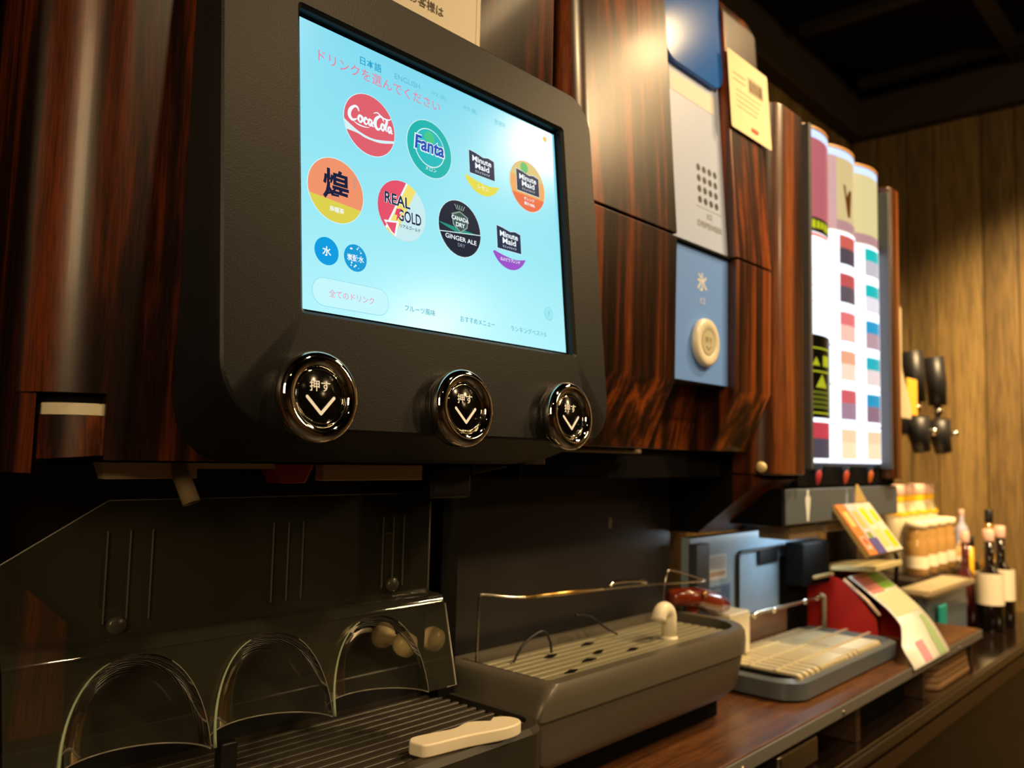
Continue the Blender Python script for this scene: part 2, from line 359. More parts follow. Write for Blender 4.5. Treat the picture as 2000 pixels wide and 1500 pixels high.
m = MB(); d = Vector((.0075, -.012, -.030)); p0 = Vector((.292, .603, 1.2385))
m.tube([p0, p0+d], .0065, 20, caps=False); m.tube([p0+d, p0], .0045, 20, caps=False)
rr_ = MB(); 
ring = []
for rr2 in (.0065, .0045):
    dd = d.normalized(); a = dd.cross(Vector((0, 0, 1))).normalized(); bb = dd.cross(a)
    ring.append([p0+d+rr2*(math.cos(t)*a+math.sin(t)*bb) for t in [2*PI*k/20 for k in range(20)]])
m.loft(ring, cap0=False, cap1=False); m.build('drain_tube', plain('tube_beige', '#8c7a60', rough=.35), A)
box('nozzle_block', BLACK, .545, .60, .60, .70, 1.205, 1.238, A, bevel=.004)
MB().prism([(.60, 1.228), (.652, 1.236), (.652, 1.238), (.60, 1.238)], 'y', .60, .66).build('nozzle_arm', BLACK, A, bevel=.001)

# --- housing: plane through the screen's lower-left corner
TH = rad(5.3816); O = Vector((.3347, .51242, 1.35089)); UX = Vector((1, 0, 0)); UY = Vector((0, math.sin(TH), math.cos(TH))); NN = UX.cross(UY)
def HP(s_, t_, d_): return O + UX*s_/1000 + UY*t_/1000 + NN*d_/1000
def ringH(x0, x1, y0, y1, r, d_): return [HP(a, b_, d_) for a, b_ in rrect(x0, x1, y0, y1, r, 10)]
m = MB()
Rr = [46, 44, 34, 30]
rings = [ringH(-68, 358, -106, 278, [40, 80, 34, 30], -58), ringH(-68, 358.5, -103, 278, [42, 66, 34, 30], -34), ringH(-67.5, 359, -92, 278, Rr, -8), ringH(-67.5, 359, -90, 278, Rr, 4),
         ringH(-66.8, 358.3, -89, 277.3, Rr, 6.6), ringH(-65, 356.5, -87, 275.5, Rr, 8),
         ringH(-6, 311, -5.5, 234.5, 4, 8), ringH(-3.2, 307.8, -3, 231.6, 2.5, 5.5), ringH(-2.2, 306.6, -2, 230.6, 2, -1.5)]
m.loft(rings, cap0=True, cap1=False, smooth=True)
ho = m.build('touch_housing', HOUSING, A)
es = ho.modifiers.new('es', 'EDGE_SPLIT'); es.split_angle = rad(28)
# front plate edge line
m = Flat(HP(0, 0, 0)); scr_m = glow('#8adcf0', 1.0, .22)
# screen with very slight display gradient
sm, nt, bs = principled('screen_display'); bs.inputs['Base Color'].default_value = (.004, .004, .004, 1); bs.inputs['Roughness'].default_value = .2; bs.inputs['Specular IOR Level'].default_value = .3
tc = nt.nodes.new('ShaderNodeTexCoord'); sx = nt.nodes.new('ShaderNodeSeparateXYZ'); nt.links.new(tc.outputs['UV'], sx.inputs[0])
cr = nt.nodes.new('ShaderNodeValToRGB'); nt.links.new(sx.outputs['Y'], cr.inputs[0]); cr.color_ramp.elements[0].color = lin('#b2f4fd'); cr.color_ramp.elements[1].color = lin('#80daf0')
k_ = cr.color_ramp.elements.new(.35); k_.color = lin('#9aeaf6')
nt.links.new(cr.outputs[0], bs.inputs['Emission Color']); bs.inputs['Emission Strength'].default_value = 1.0
m = MB(); m.add([HP(0, 0, 0), HP(304, 0, 0), HP(304, 228, 0), HP(0, 228, 0)], [(0, 1, 2, 3)]); m.flat = 1
scr = m.build('screen', sm, A)
uv = scr.data.uv_layers.new(name='uv')
for l, c in zip(uv.data, [(0, 0), (1, 0), (1, 1), (0, 1)]): l.uv = c
box_e = MB(); box_e.add([HP(-6, -6, -2), HP(310, -6, -2), HP(310, 234, -2), HP(-6, 234, -2), HP(-6, -6, -14), HP(310, -6, -14), HP(310, 234, -14), HP(-6, 234, -14)], [(0, 1, 2, 3), (7, 6, 5, 4), (0, 4, 5, 1), (1, 5, 6, 2), (2, 6, 7, 3), (3, 7, 4, 0)]).build('screen_backing', VOID, A)
def icon(cx, cy, label=None):
    f = Flat(O + UX*cx/1000 + UY*cy/1000, UX, UY, .12); f.k = 2; return f
RIM = glow('#d8f4f8'); WH = glow('#f2fbff'); NAVY = glow('#0a2a4c'); R = 25.5
def base_disc(f, c, rim=True):
    if rim: f.disc(0, 0, R+.6, RIM)
    f.disc(0, 0, R, c)
f = icon(65.5, 161); base_disc(f, glow('#e0606e')); ww = WH
f.poly(crom([(-25.6, -2), (-20, -5), (-10, -9), (4, -10.6), (25, -6.2)], 6)+crom([(24.6, -8.4), (10, -12.2), (-4, -12.4), (-13, -10.6), (-23.6, -10.4)], 6), RIM)
def cl(pts, wd=2.0): f.stroke([(p[0]-22, p[1]-1.5, *p[2:]) for p in pts], wd, ww); f.k += .02
cl([(11, 10, .5), (9.5, 12.6, 1), (6.6, 12.6, 1), (2.6, 8.5, 1.5), (1.6, 3.6, 1.6), (4.4, .6, 1.2), (8.6, 2.6, .5)])
cl([(14, 6.2), (11.6, 6.2, 1.2), (10.2, 3.2, 1.2), (12, .9), (14.2, 3.4, 1.2), (13.2, 6.4), (15.4, 5.4, .5)], 1.7)
cl([(19, 5.4), (17.6, 6.2, 1.2), (15.9, 3.4, 1.3), (17.4, .9), (19.6, 2.4, .5)], 1.7)
cl([(23.6, 5.8), (21.4, 6, 1.2), (20.4, 3.2, 1.2), (22, 1), (23.9, 4.4, 1.2), (23.9, 1.6), (25.4, 1.4, .5)], 1.7)
cl([(24.8, 4.6), (27, 5.4)], 1.3)
cl([(36, 9.4, .5), (34.4, 12.2, 1), (31.6, 12, 1), (27.8, 8, 1.5), (27.2, 3.4, 1.6), (29.6, .4, 1.2), (33, 2.4, .5)])
cl([(26, 13, .4), (30, 14.6, .8), (35, 12, 1), (41, 12, .9), (44, 14, .4)], 1.4)
cl([(36.4, 6.2), (34.4, 6.2, 1.2), (33.2, 3.2, 1.2), (34.8, .9), (36.6, 3.4, 1.2), (35.8, 6.2)], 1.7)
cl([(38.4, 1.4, .6), (37.9, 5, 1.2), (39.2, 11, 1), (40.2, 9.6, .6), (38.4, 4, .8), (39.4, 1.2, .5)], 1.4)
cl([(43.4, 5.8), (41.6, 6, 1.2), (40.6, 3.2, 1.2), (42, 1), (43.7, 4.4, 1.2), (43.9, 1.6), (45.2, 1.4, .5)], 1.6)
cl([(6, -.4, .4), (10, -1.6, 1), (16, -1.8, .8), (21, -1, .3)], 1.2)
f.done('drink_icon', scr, label='red round icon with white script lettering')
f = icon(130, 160); base_disc(f, glow('#12b6b0')); f.disc(0, 1, 17.5, RIM); f.disc(0, 1, 16.6, glow('#1cbcc0')); f.disc(0, 10, 6, glow('#44c88c'))
f.text('Fanta', 0, 2.5, 15, WH, .06, 36, .12); f.text('Fanta', 0, 2.5, 13, glow('#1a50b8'), .03, 33.5, .12); f.text('メロン', 0, -18.5, 3.6, WH)
f.done('drink_icon', scr, label='teal round icon with blue lettering')
def mm(f, yb, ink2=NAVY):
    f.poly([(-17, yb-11), (17, yb-11), (17, yb+9), (9, yb+10.5), (2, yb+9), (-8, yb+11), (-17, yb+12)], RIM)
    f.poly([(-16.4, yb-10.4), (16.4, yb-10.4), (16.4, yb+8.4), (9, yb+9.8), (2, yb+8.4), (-8, yb+10.4), (-16.4, yb+11.3)], ink2)
    f.text('Minute', 0, yb+4.6, 5.6, WH, .025, 25); f.text('Maid', 0, yb-1.8, 5.6, WH, .025, 18.5); f.text('ミニッツメイド', 0, yb-7.4, 2.4, WH, .01, 19)
def bowl(f, c, y0=-12):
    e = ell(0, 0, R, R, 180+28, 360-28, 24); f.poly(e+crom([(22.5, y0), (8, y0-2.5), (-8, y0-1), (-22.5, y0+2)], 5)[1:-1], c)
f = icon(194.5, 160); bowl(f, glow('#e4dc50')); mm(f, 3); f.text('レモン', 0, -18.5, 3.8, WH); f.done('drink_icon', scr, label='navy flag over a yellow bowl shape')
f = icon(258, 160); base_disc(f, glow('#eeaa62')); f.poly(clip(ell(0, 0, 24.8), 0, -1, -8), glow('#d8c47c')); f.disc(-4, 18, 5.5, glow('#5cc070')); f.poly(clip(ell(0, 0, R), 0, 1, -10), glow('#ea7048'))
mm(f, 3); f.text('オレンジ', 0, -13.6, 3.4, WH, .02); f.text('果汁100%', 0, -18.6, 3.6, WH, .03); f.done('drink_icon', scr, label='orange round icon with a navy flag')
f = icon(31.5, 97); base_disc(f, glow('#f0946c')); f.poly(clip(ell(0, 0, R), .08, 1, -9), glow('#dcd24e'))
f.text('煌', 0, 4, 25, glow('#101c40'), .022); f.stroke([(-12, -6, .4), (-4, -2, 1), (0, 2, .5)], 2, glow('#101c40'))
f.text('ファン', 17, 10, 2.6, glow('#1c9cc0'), .02, rot=-90, width=9); f.text('烏龍茶', 0, -15.5, 4.4, WH, .02); f.done('drink_icon', scr, label='orange and lime round icon with one large dark character')
f = icon(97, 96.5); f.disc(0, 0, R+.5, glow('#b4e6ee')); f.disc(0, 0, R, glow('#e6506c')); 
f.poly(clip(ell(0, 0, R), -1, .55, 8), glow('#c8ecf0')); f.poly(clip(clip(ell(0, 0, R), -1, .55, 8), 1, -.55, 4), glow('#f2e070')); f.poly(clip(clip(ell(0, 0, R), -1, .55, 9), 1, -.55, -7), WH)
f.poly([(-20, -12), (-4, -10), (-8, -24), (-13, -21)], WH); f.poly([(-18, -13.5), (-7, -12), (-9.5, -22), (-12.5, -20)], glow('#e6506c'))
for dx, dy, c, b_ in [(0, 0, WH, .05), (0, 0, NAVY, .02)]:
    f.text('REAL', -5.5, 7.5, 9.5, c, b_, 27); f.text('GOLD', 7, -4.5, 10, c, b_, 25)
f.poly([(-7, 0), (-2, 1), (-5, -4), (-2.5, -4), (-8, -11), (-6.5, -5.5), (-9, -5.5)], glow('#e6406c'))
f.text('リアルゴールド', 7, -13.5, 3.2, NAVY, .02, 22); f.done('drink_icon', scr, label='pink and yellow striped round icon')
f = icon(163, 96); base_disc(f, glow('#0e2036')); f.poly(clip(clip(ell(0, 0, R), .06, 1, 0), -.25, -1, 5.5), glow('#109080')); f.poly(clip(ell(0, 0, R), -.12, 1, -3.6), RIM); f.poly(clip(ell(0, 0, R), -.12, 1, -4.4), glow('#0c1c34'))
f.poly([(-10, 12), (0, 16), (10, 12), (9, 2), (0, -4), (-9, 2)], glow('#8fa49c')); f.poly([(-8.8, 11), (0, 14.8), (8.8, 11), (7.8, 2.6), (0, -2.8), (-7.8, 2.6)], glow('#33544e'))
for a in range(-2, 3): f.stroke([(a*1.8, 17), (a*3, 21)], .7, glow('#a8bcb4'))
f.text('CANADA', 0, 8.6, 4, WH, .03, 21); f.text('DRY', 0, 3, 4, WH, .03, 11); f.text('GINGER ALE', 0, -9.8, 4.2, WH, .015, 38); f.text('DRY', 0, -15.6, 3.2, glow('#8aa0ac')); f.done('drink_icon', scr, label='dark navy round icon with a shield')
f = icon(227, 96); bowl(f, glow('#9a50c8')); mm(f, 3); f.text('山ぶどうブレンド', 0, -16.8, 3.6, WH, .02, 27, rot=1); f.done('drink_icon', scr, label='navy flag over a purple bowl shape')
f = icon(22, 47.2); f.disc(0, 0, 10.8, glow('#009ce0')); f.text('水', 0, 0, 7.6, WH, .02); f.done('drink_icon', scr, label='small plain blue round icon')
f = icon(48.5, 47); f.disc(0, 0, 10.8, glow('#0c9cd8')); f.text('炭酸水', 0, -.3, 5.6, WH, .02, 16)
for k in range(16):
    a = random.random()*6.28; q = 5.5+random.random()*4; 
    if abs(q*math.sin(a)) > 4: f.disc(q*math.cos(a), q*math.sin(a), .3+random.random()*.5, WH); f.k -= 1
f.done('drink_icon', scr, label='small blue round icon dotted with bubbles')
f = icon(0, 0); f.text('ドリンクを選んでください', 80.5, 203, 9.6, glow('#ec7896'), 0, 127); f.done('heading', scr, label='pink heading text')
f = icon(0, 0); f.text('日本語', 68, 214.5, 7.4, glow('#14a0cc'), .012); f.text('ENGLISH', 107, 214, 5, glow('#5cb4cc'), 0, 28); f.text('中文 (简)', 143, 213.5, 5, glow('#66bcd2')); f.text('中文 (繁)', 182, 213.5, 5, glow('#66bcd2')); f.text('한국어', 222, 213.5, 5, glow('#66bcd2'))
f.done('language_bar', scr)
f = icon(0, 0); f.rect(8.5, 80.5, 4.5, 26.5, glow('#98deec'), 10.8); f.rect(9, 80, 5, 26, glow('#c4f8fe'), 10.4); f.text('全てのドリンク', 44.5, 15.4, 5.6, glow('#ee8ca8'), 0, 42)
f.done('tab', scr, label='pale rounded tab')
f = icon(0, 0); f.text('フルーツ風味', 113.5, 15, 5.2, glow('#46a4bc'), 0, 33); f.done('tab', scr); f = icon(0, 0); f.text('おすすめメニュー', 181, 14.6, 5.2, glow('#46a4bc'), 0, 43); f.done('tab', scr); f = icon(0, 0); f.text('ランキングベスト5', 249, 14.6, 5.2, glow('#46a4bc'), 0, 50)
f.done('tab', scr); f = icon(0, 0); f.disc(280, 36, 6.6, glow('#7ccade')); f.disc(280, 36, 6.2, glow('#9ceaf6')); f.text('?', 280, 36, 5.2, glow('#5ab0c6')); f.done('help_mark', scr); f = icon(0, 0); f.disc(289, 218.5, 3, glow('#f0c05c')); f.done('corner_mark', scr)
# push buttons
for s_ in (0, 140, 278):
    c = HP(s_-.3, -66.5, 8)
    m = MB(); m.lathe(c, NN, [(.0290, -.001), (.0305, .0005), (.0305, .0045)], 48, cap=False)
    pr = [(.0303, .0045), (.0318, .007), (.0322, .0105)] + [(.0262+.006*math.cos(rad(a)), .0115+.0062*math.sin(rad(a))) for a in range(0, 181, 15)] + [(.0200, .0100), (.0196, .009)]
    m.lathe(c, NN, pr, 64, cap=False); m.lathe(c, NN, [(.0196, .009), (.0198, .0128), (.0190, .0142), (.0185, .0136), (.0184, .0125)], 48, cap=False)
    bt = m.build('push_button', CHROME, A, label='chrome ring push button')
    m = MB(); m.lathe(c, NN, [(.0184, .004), (.0184, .0128), (.0178, .0136), (0, .0138)], 48)
    m.build('button_face', plain('face_black', '#0b0a0a', rough=.16, spec=.25), bt)
    f = Flat(c + NN*.0140, UX, UY, .1); pm = plain('print_cream', '#e9dfc6', rough=.5, emit='#e9dfc6', es=.38)
    f.text('押す', -.3, 7.2, 7.8, pm, .01, 17); f.k += 1; f.stroke([(-11, -.8), (0, -12.2)], 2.3, pm, False); f.stroke([(0, -12.2), (11, -.8)], 2.3, pm, False)
    f.done('button_print', bt)
# dust specks are left to the finish; notice sheet taped on the cabinet
f = Flat((.45, .5588, 1.60), lift=.2); f.rect(-60, 103, 0, 200, PAPER); f.rect(97, 98, 0, 200, ink('#c8b890')); f.disc(48, 100, 21, ink('#1c74c8')); f.text('様のお客様は', 22, 60, 10, ink('#5a4c3a'), 0)
f.text('お申し付けください', 20, 36, 8, ink('#5a4c3a')); n_ = f.done('notice_sheet', loc=(.45, .5588, 1.60), label='white paper notice with a blue disc taped to the cabinet above the touch screen', cat='notice')
md = n_.modifiers.new('s', 'SOLIDIFY'); md.thickness = .0003; md.offset = -1

# --- clear cup guard
def gy(z): return .60 + (z-1.025)/(1.104-1.025)*.02
G0, G1 = .19, .585
m = MB()
up = [(.262, 1.2085), (G1, 1.2085), (G1, 1.104), (G0, 1.104), (G0, 1.165)]
m.add([(x, .645, z) for x, z in up], [(0, 1, 2, 3, 4)])
for x_ in (G0, G1):   # short return flanges
    z1 = 1.165 if x_ == G0 else 1.2085; m.add([(x_, .645, 1.104), (x_, .645, z1), (x_, .672, z1), (x_, .672, 1.104)], [(0, 1, 2, 3)])
prof = [(.645, 1.112), (.640, 1.1085), (.630, 1.109), (.6235, 1.107), (.62, 1.100)]
for a, b in zip(prof, prof[1:]): m.add([(G0, *a), (G1, *a), (G1, *b), (G0, *b)], [(0, 1, 2, 3)], smooth=True)
cup = m.build('cup_guard', [CLEAR], A, label='clear plastic cup guard with three arched niches')
NC = (.276, .3865, .4955); HW = .0538; ZB = 1.024; ZH = .074; PE = 2.4
def arch(x):
    for c in NC:
        t = abs(x-c)/HW
        if t < 1: return ZB + ZH*(1-t**PE)**.5
    return ZB
m = MB(); N = 160
for i in range(N):
    xa = G0+(G1-G0)*i/N; xb = G0+(G1-G0)*(i+1)/N; za, zb = arch(xa), arch(xb)
    m.add([(xa, gy(za), za), (xb, gy(zb), zb), (xb, gy(1.1), 1.1), (xa, gy(1.1), 1.1)], [(0, 1, 2, 3)], smooth=True)
m.add([(G1, gy(1.1), 1.1), (G1, gy(ZB), ZB), (G1, .65, ZB), (G1, .645, 1.1)], [(0, 1, 2, 3)])
m.build('front_flap', [CLEAR], cup)
m = MB(); m.tube([(G1, gy(1.1), 1.1), (G1, gy(ZB), ZB), (G1-.012, gy(ZB), ZB)], .0009, 6); m.tube([(G1, .645, 1.2085), (G1, .645, 1.11)], .0009, 6)
m.tube([(G0, .645, 1.105), (G0, .645, 1.165), (.262, .645, 1.2085), (G1, .645, 1.2085)], .0006, 6); m.build('guard_edge', plain('edge_grey', '#7c7a70', rough=.25), cup)
for c in NC:
    m = MB(); rings = []; PD = .85
    for k in range(15):
        z = ZB+ZH*min(k/14, .998); t = (1-((z-ZB)/ZH)**2)**(1/PE); wd = HW*t; dd = wd*PD
        rings.append([(c-wd*math.cos(rad(a)), gy(z)+dd*math.sin(rad(a)), z) for a in range(0, 181, 9)])
    m.loft(rings, closed=False, cap0=False, cap1=False, smooth=True); m.build('niche', [CLEAR], cup)
    m = MB(); pth = [(c-HW*math.sin(rad(a))**(2/PE), gy(ZB+ZH*math.cos(rad(a)))-.001, ZB+ZH*math.cos(rad(a))) for a in range(90, 14, -5)]
    m.tube(pth, [.0014-.001*k/len(pth) for k in range(len(pth))], 6); m.build('niche_edge', CEDGE, cup)
    m = MB(); m.tube([(c-HW*math.cos(rad(a)), gy(ZB)+HW*PD*math.sin(rad(a)), ZB) for a in range(0, 181, 10)], .0007, 6)
    m.tube([(c+HW*math.sin(rad(a))**(2/PE), gy(ZB+ZH*math.cos(rad(a))), ZB+ZH*math.cos(rad(a))) for a in range(90, 20, -7)], .0004, 6); m.build('niche_rim', MATS['edge_grey'], cup)
for xr in (.262, .279, .296, .402, .417, .432, .523, .536, .549):
    box('rib', CLEAR if 0 else plain('rib_clear', '#5a5648', rough=.2), xr-.0004, xr+.0004, .6425, .6436, 1.118, 1.186, cup)
for xr, zz in ((.272, 1.116), (.536, 1.120)):
    MB().lathe((xr, .6415, zz), (0, -1, 0), [(0, -.004), (.0072, -.004), (.0072, 0), (.0058, .002), (0, .002)], 24).build('screw', plain('screw_clear', '#3c3a32', rough=.3), cup)
    box('clip', plain('clip_dark', '#3a3630', rough=.3), xr-.009, xr+.009, .65, .656, zz+.012, zz+.05, cup, bevel=.001)
m = MB(); m.lathe((.566, .695, 1.060), (.0, -1, -.1), [(0, 0), (.0125, 0), (.0135, .004), (.0115, .010), (.006, .014), (.0055, .03), (.011, .033), (.0125, .038), (.0115, .046), (0, .048)], 28)
m.build('thumb_screw', plain('cream_screw', '#e4d4a8', rough=.3), cup, label='cream plastic thumb screw')
# --- drip tray under touch dispenser
T1 = empty('drip_tray', (.45, .66, .869), 'dark slatted drip tray below the clear cup guard of the touch screen dispenser', 'drip tray')
m = MB(); ou = rrect(.15, .681, .556, .735, [.01, .03, .004, .004], 8)
inn = rrect(.16, .670, .571, .728, [.006, .02, .003, .003], 8)
m.loft([[(x, y, .872) for x, y in ou], [(x, y, .972) for x, y in ou], [(x+(.002 if x < .3 else -.002), y+(.003 if y < .6 else -.001), .978) for x, y in ou], [(x, y, .979) for x, y in inn], [(x, y, .958) for x, y in inn]], cap1=True)
m.build('tray_body', plain('tray_dark', '#343029', rough=.34, grain=.15), T1)
for k in range(11):
    yy = .578+k*.0135
    box('slat', plain('slat_dark', '#3a362e', rough=.35), .165, .662, yy, yy+.0062, .966, .977, T1, bevel=.001, seg=1)
for xr in (.20, .28, .38, .51, .60): box('cross_bar', MATS['slat_dark'], xr, xr+.006, .575, .726, .960, .9655, T1)
box('bracket', BLACK, .37, .385, .655, .668, .9775, 1.004, T1, bevel=.002)
box('rear_ledge', BLACK, .2, .66, .7285, .77, .9, 1.012, T1, bevel=.003)
# white piece lying on the tray
pts = crom([(.512, .572), (.519, .566), (.560, .560), (.600, .550), (.622, .551), (.631, .560), (.628, .574), (.616, .582)], 5) + crom([(.606, .576), (.588, .588), (.565, .584), (.545, .588), (.520, .592), (.510, .584)], 4)
pts = [(x*1.0+.003, y-.0) for x, y in pts]
m = MB(); m.prism(pts, 'z', .9785, .9905); m.build('white_clip', plain('white_clip', '#f4ead0', rough=.4), loc=(.57, .572, .9785), bevel=.0025, seg=3, label='curved cream white plastic clip lying on the dark slatted drip tray', cat='plastic clip')
# neighbour panel at the far left edge
box('side_panel', W_LEFT, -.25, .146, .66, 1.1, .869, 2.25, loc=(-.04, .85, .869), bevel=.006, label='dark rosewood cabinet panel left of the touch screen dispenser, cut by the photo edge', cat='panel')

# ================================================================= ice dispenser
I = empty('ice_dispenser', (1.0, .85, .868), 'rosewood ice dispenser with a blue and white centre strip and round button', 'ice dispenser')
def wing(x0, x1, rl, rr, yf, zs, dy, name, mat, yb=1.1, bev=.0012):
    rings = []
    for z, d in zip(zs, dy): rings.append([(x, (y+d if y < yb-.01 else y), z) for x, y in front_profile(x0, x1, yf, yb, rl, rr, 10)])
    return MB().loft(rings).build(name, mat, I, bevel=bev)
zl, dl = [1.262, 1.355, 1.553], [.045, .002, 0]
zu, du = [1.5565, 1.955, 1.985], [0, .026, .040]
wing(.748, .978, .035, .003, .592, zl, dl, 'lower_front', W_ICE); wing(1.148, 1.285, .003, .03, .590, zl, dl, 'lower_front', W_ICE)
wing(.978, 1.148, 0, 0, .650, [1.262, 1.357], [.02, 0], 'chute_panel', W_ICE)
wing(.9782, 1.1478, 0, 0, .609, [1.357, 1.553], [0, 0], 'centre_body', DARK)
wing(.748, .978, .035, .003, .592, zu, du, 'door', W_ICE); wing(1.148, 1.285, .003, .03, .590, zu, du, 'door', W_ICE)
wing(.9782, 1.1478, 0, 0, .609, zu, du, 'door_core', DARK)
box('side_gap', VOID, .70, .745, .64, 1.1, 1.25, 2.25, I)
box('seam', VOID, .752, 1.281, .60, 1.0, 1.553, 1.5565, I)
box('top_unit', W_ICE, .76, 1.27, .70, 1.1, 1.986, 2.25, I)
# blue lower strip
BL = plain('label_blue', '#6ea0fa', rough=.4); BLF = plain('flap_blue', '#2468cc', rough=.15, spec=.35, coat=0)
lp_ = box('lower_strip', BL, .9795, 1.1465, .6055, .6088, 1.3585, 1.5515, I, bevel=.001)
f = Flat((1.063, .6053, 1.36), lift=.15); wi = ink('#dfe6ee')
f.text('氷', 5, 146, 27, wi, .02); f.text('ICE', 6, 118, 8, wi, .0); f.done('strip_print', lp_)
m = MB(); c = Vector((1.072, .6055, 1.417)); m.lathe(c, (0, -1, 0), [(.035, 0), (.0355, .004), (.034, .008), (.030, .0095), (.021, .0095), (.020, .0085), (0, .0085)], 48)
bt = m.build('ice_button', plain('button_cream', '#e6e2cc', rough=.3), I, label='round cream push button', bevel=0)
f = Flat(c+Vector((0, -.0088, 0)), lift=.1); f.disc(0, 0, 19, ink('#a8a48a')); f.disc(0, 0, 17.6, ink('#c4c0a4')); f.text('押す', 0, 3, 10, ink('#6a6850')); f.stroke([(-6, -6), (0, -11), (6, -6)], 1.6, ink('#6a6850'), False); f.done('button_print', bt)
# white upper strip, leaning with the door
lean = Vector((0, .026, .3985)).normalized(); oz = Vector((.9795, .6085, 1.558))
def up_box(name, x0, x1, h0, h1, t, mat, r=None, parent=I):
    m = MB(); pts = rrect(x0, x1, h0, h1, r, 6) if r else [(x0, h0), (x1, h0), (x1, h1), (x0, h1)]
    n = Vector((1, 0, 0)).cross(lean)
    rings = [[oz+Vector((x, 0, 0))+lean*h+n*d for x, h in pts] for d in (.0002, t)]
    return m.loft(rings).build(name, mat, parent, bevel=.0012)
ws = up_box('upper_strip', .0, .167, .0, .41, .003, plain('label_white', '#b6c8f2', rough=.35))
f = Flat(oz+Vector((0, 0, 0))+Vector((1, 0, 0)).cross(lean)*.0032, (1, 0, 0), lean, .15); bk = plain('dot_black', '#1a1812', rough=.5)
for i in range(4):
    for j in range(4): f.disc(90+i*16.5, 73+j*16.5, 5.4, bk); f.k -= 1
f.done('dot_print', ws); f = Flat(oz+Vector((1, 0, 0)).cross(lean)*.0032, (1, 0, 0), lean, .15); f.rect(78, 156, 61, 61.8, ink('#9c9c8c')); f.text('ICE', 116, 51, 8, ink('#8a8c80')); f.text('DISPENSER', 116, 36, 9, ink('#8a8c80'), 0, 72)
f.done('strip_print', ws); f = Flat(oz+Vector((1, 0, 0)).cross(lean)*.0032, (1, 0, 0), lean, .15); f.rect(20, 150, 222, 252, ink('#cfd0cc'))
f.done('strip_print', ws)
up_box('blue_flap', -.002, .169, .262, .43, .012, BLF, [.03, .03, .004, .004])
# lip, rod, knob and rear panel under the body
box('lip_bar', plain('lip_beige', '#8a7860', rough=.3), .76, .99, .655, .665, 1.2545, 1.2605, I, bevel=.002)
box('underside', VOID, .76, 1.27, .68, 1.09, 1.22, 1.261, I)
box('rear_panel', plain('rear_grey', '#2c2a2a', rough=.3, spec=.5), .72, 1.27, .78, .80, .869, 1.235, I, bevel=.002)
box('rear_gap', VOID, 1.2705, 1.285, .79, 1.1, .869, 1.235, I)
f = Flat((1.09, .7795, 1.145), lift=.2); f.poly([(-5, -5), (2, -9), (6, 0), (2, 9), (-4, 6)], ink('#6a6256')); f.stroke([(-2, 8), (4, 4), (-3, -2), (3, -8)], 2, ink('#8a8272'), True); f.done('scuffed_sticker', I)
# notice on right wing
nn = Vector((1, 0, 0)).cross(lean)
o_ = Vector((1.152, .5855, 1.5565))+lean*.208
f = Flat(o_, (1, 0, 0), lean, .25); f.rect(-6, 133, 0, 130, plain('notice_cream', '#e8dcb0', rough=.6), 4); f.rect(60, 112, 78, 104, ink('#a8946c')); 
for k in range(4): f.rect(16, 104-k*6, 68-k*9, 69.2-k*9, ink('#c4b488')); f.k -= 1
f.k += 1; f.rect(8, 50, 84, 85, ink('#c4b488')); f.rect(8, 50, 94, 95, ink('#c4b488')); f.rect(62, 84, 12, 18, ink('#d84828'))
for k, xx in enumerate((66, 76, 86, 96, 104)): f.rect(xx, xx+4, 82, 100, ink('#8a7450')); f.k -= 1
n_ = f.done('notice_sheet', loc=o_, label='cream paper notice with a small red mark beside the blue flap', cat='notice'); md = n_.modifiers.new('s', 'SOLIDIFY'); md.thickness = .0003; md.offset = -1
# --- ice drip tray
T2 = empty('ice_drip_tray', (.94, .66, .869), 'deep grey plastic drip tray with a grate standing below the ice dispenser', 'drip tray')
def t2ring(z, e, xl, r=.03): return [(x, y, z) for x, y in rrect(xl-e, 1.205+e, .583-e, .745, [.012, .075, .01, .004], 10)]
m = MB()
m.loft([t2ring(.905, -.02, .70), t2ring(.92, -.006, .69), t2ring(.962, .0, .685), t2ring(.9665, .001, .688), t2ring(.968, .0035, .692), t2ring(.985, .004, .699), t2ring(.998, .003, .709), t2ring(1.003, 0, .713),
        [(x, y, 1.003) for x, y in rrect(.722, 1.190, .598, .735, [.01, .06, .01, .004], 10)], [(x, y, .975) for x, y in rrect(.724, 1.188, .600, .733, [.01, .06, .01, .004], 10)]], smooth=True)
ob = m.build('tray_body', GREYP, T2); ob.modifiers.new('es', 'EDGE_SPLIT').split_angle = rad(40)
box('black_side', VOID, .722, .726, .605, .735, .9755, 1.0025, T2); box('tray_foot', VOID, .74, 1.16, .63, .74, .8685, .9045, T2)
gr = plain('ice_grate', '#a6a288', rough=.3, grain=.25, metal=.3)
for k in range(9):
    yy = .606+k*.0138; box('grate_slat', gr, .745, 1.165, yy, yy+.0108, .989, .994, T2, bevel=.001, seg=1)
for xx in (.80, .89, .98, 1.07): box('grate_bridge', gr, xx, xx+.012, .606, .726, .9835, .9885, T2)
for (xx, yy, a) in ((.80, .625, .3), (.86, .645, -.4), (.905, .662, .7), (.95, .64, .1), (.84, .69, .2), (.93, .70, -.2)):
    MB().prism([(xx-.014, yy), (xx, yy-.004), (xx+.014, yy+.004*a), (xx+.004, yy+.006)], 'z', .9942, .9955).build('grate_slot', VOID, T2)
m = MB(); m.tube(crom([(.737, .722, .99), (.737, .72, 1.05), (.7375, .719, 1.0755), (.745, .715, 1.0785), (.80, .70, 1.0715), (.95, .69, 1.067), (1.05, .69, 1.063), (1.20, .69, 1.0535), (1.24, .695, 1.051), (1.225, .70, 1.056), (1.17, .715, 1.071), (1.158, .716, 1.068), (1.15, .717, 1.04), (1.148, .717, .99)], 4), .0016, 8)
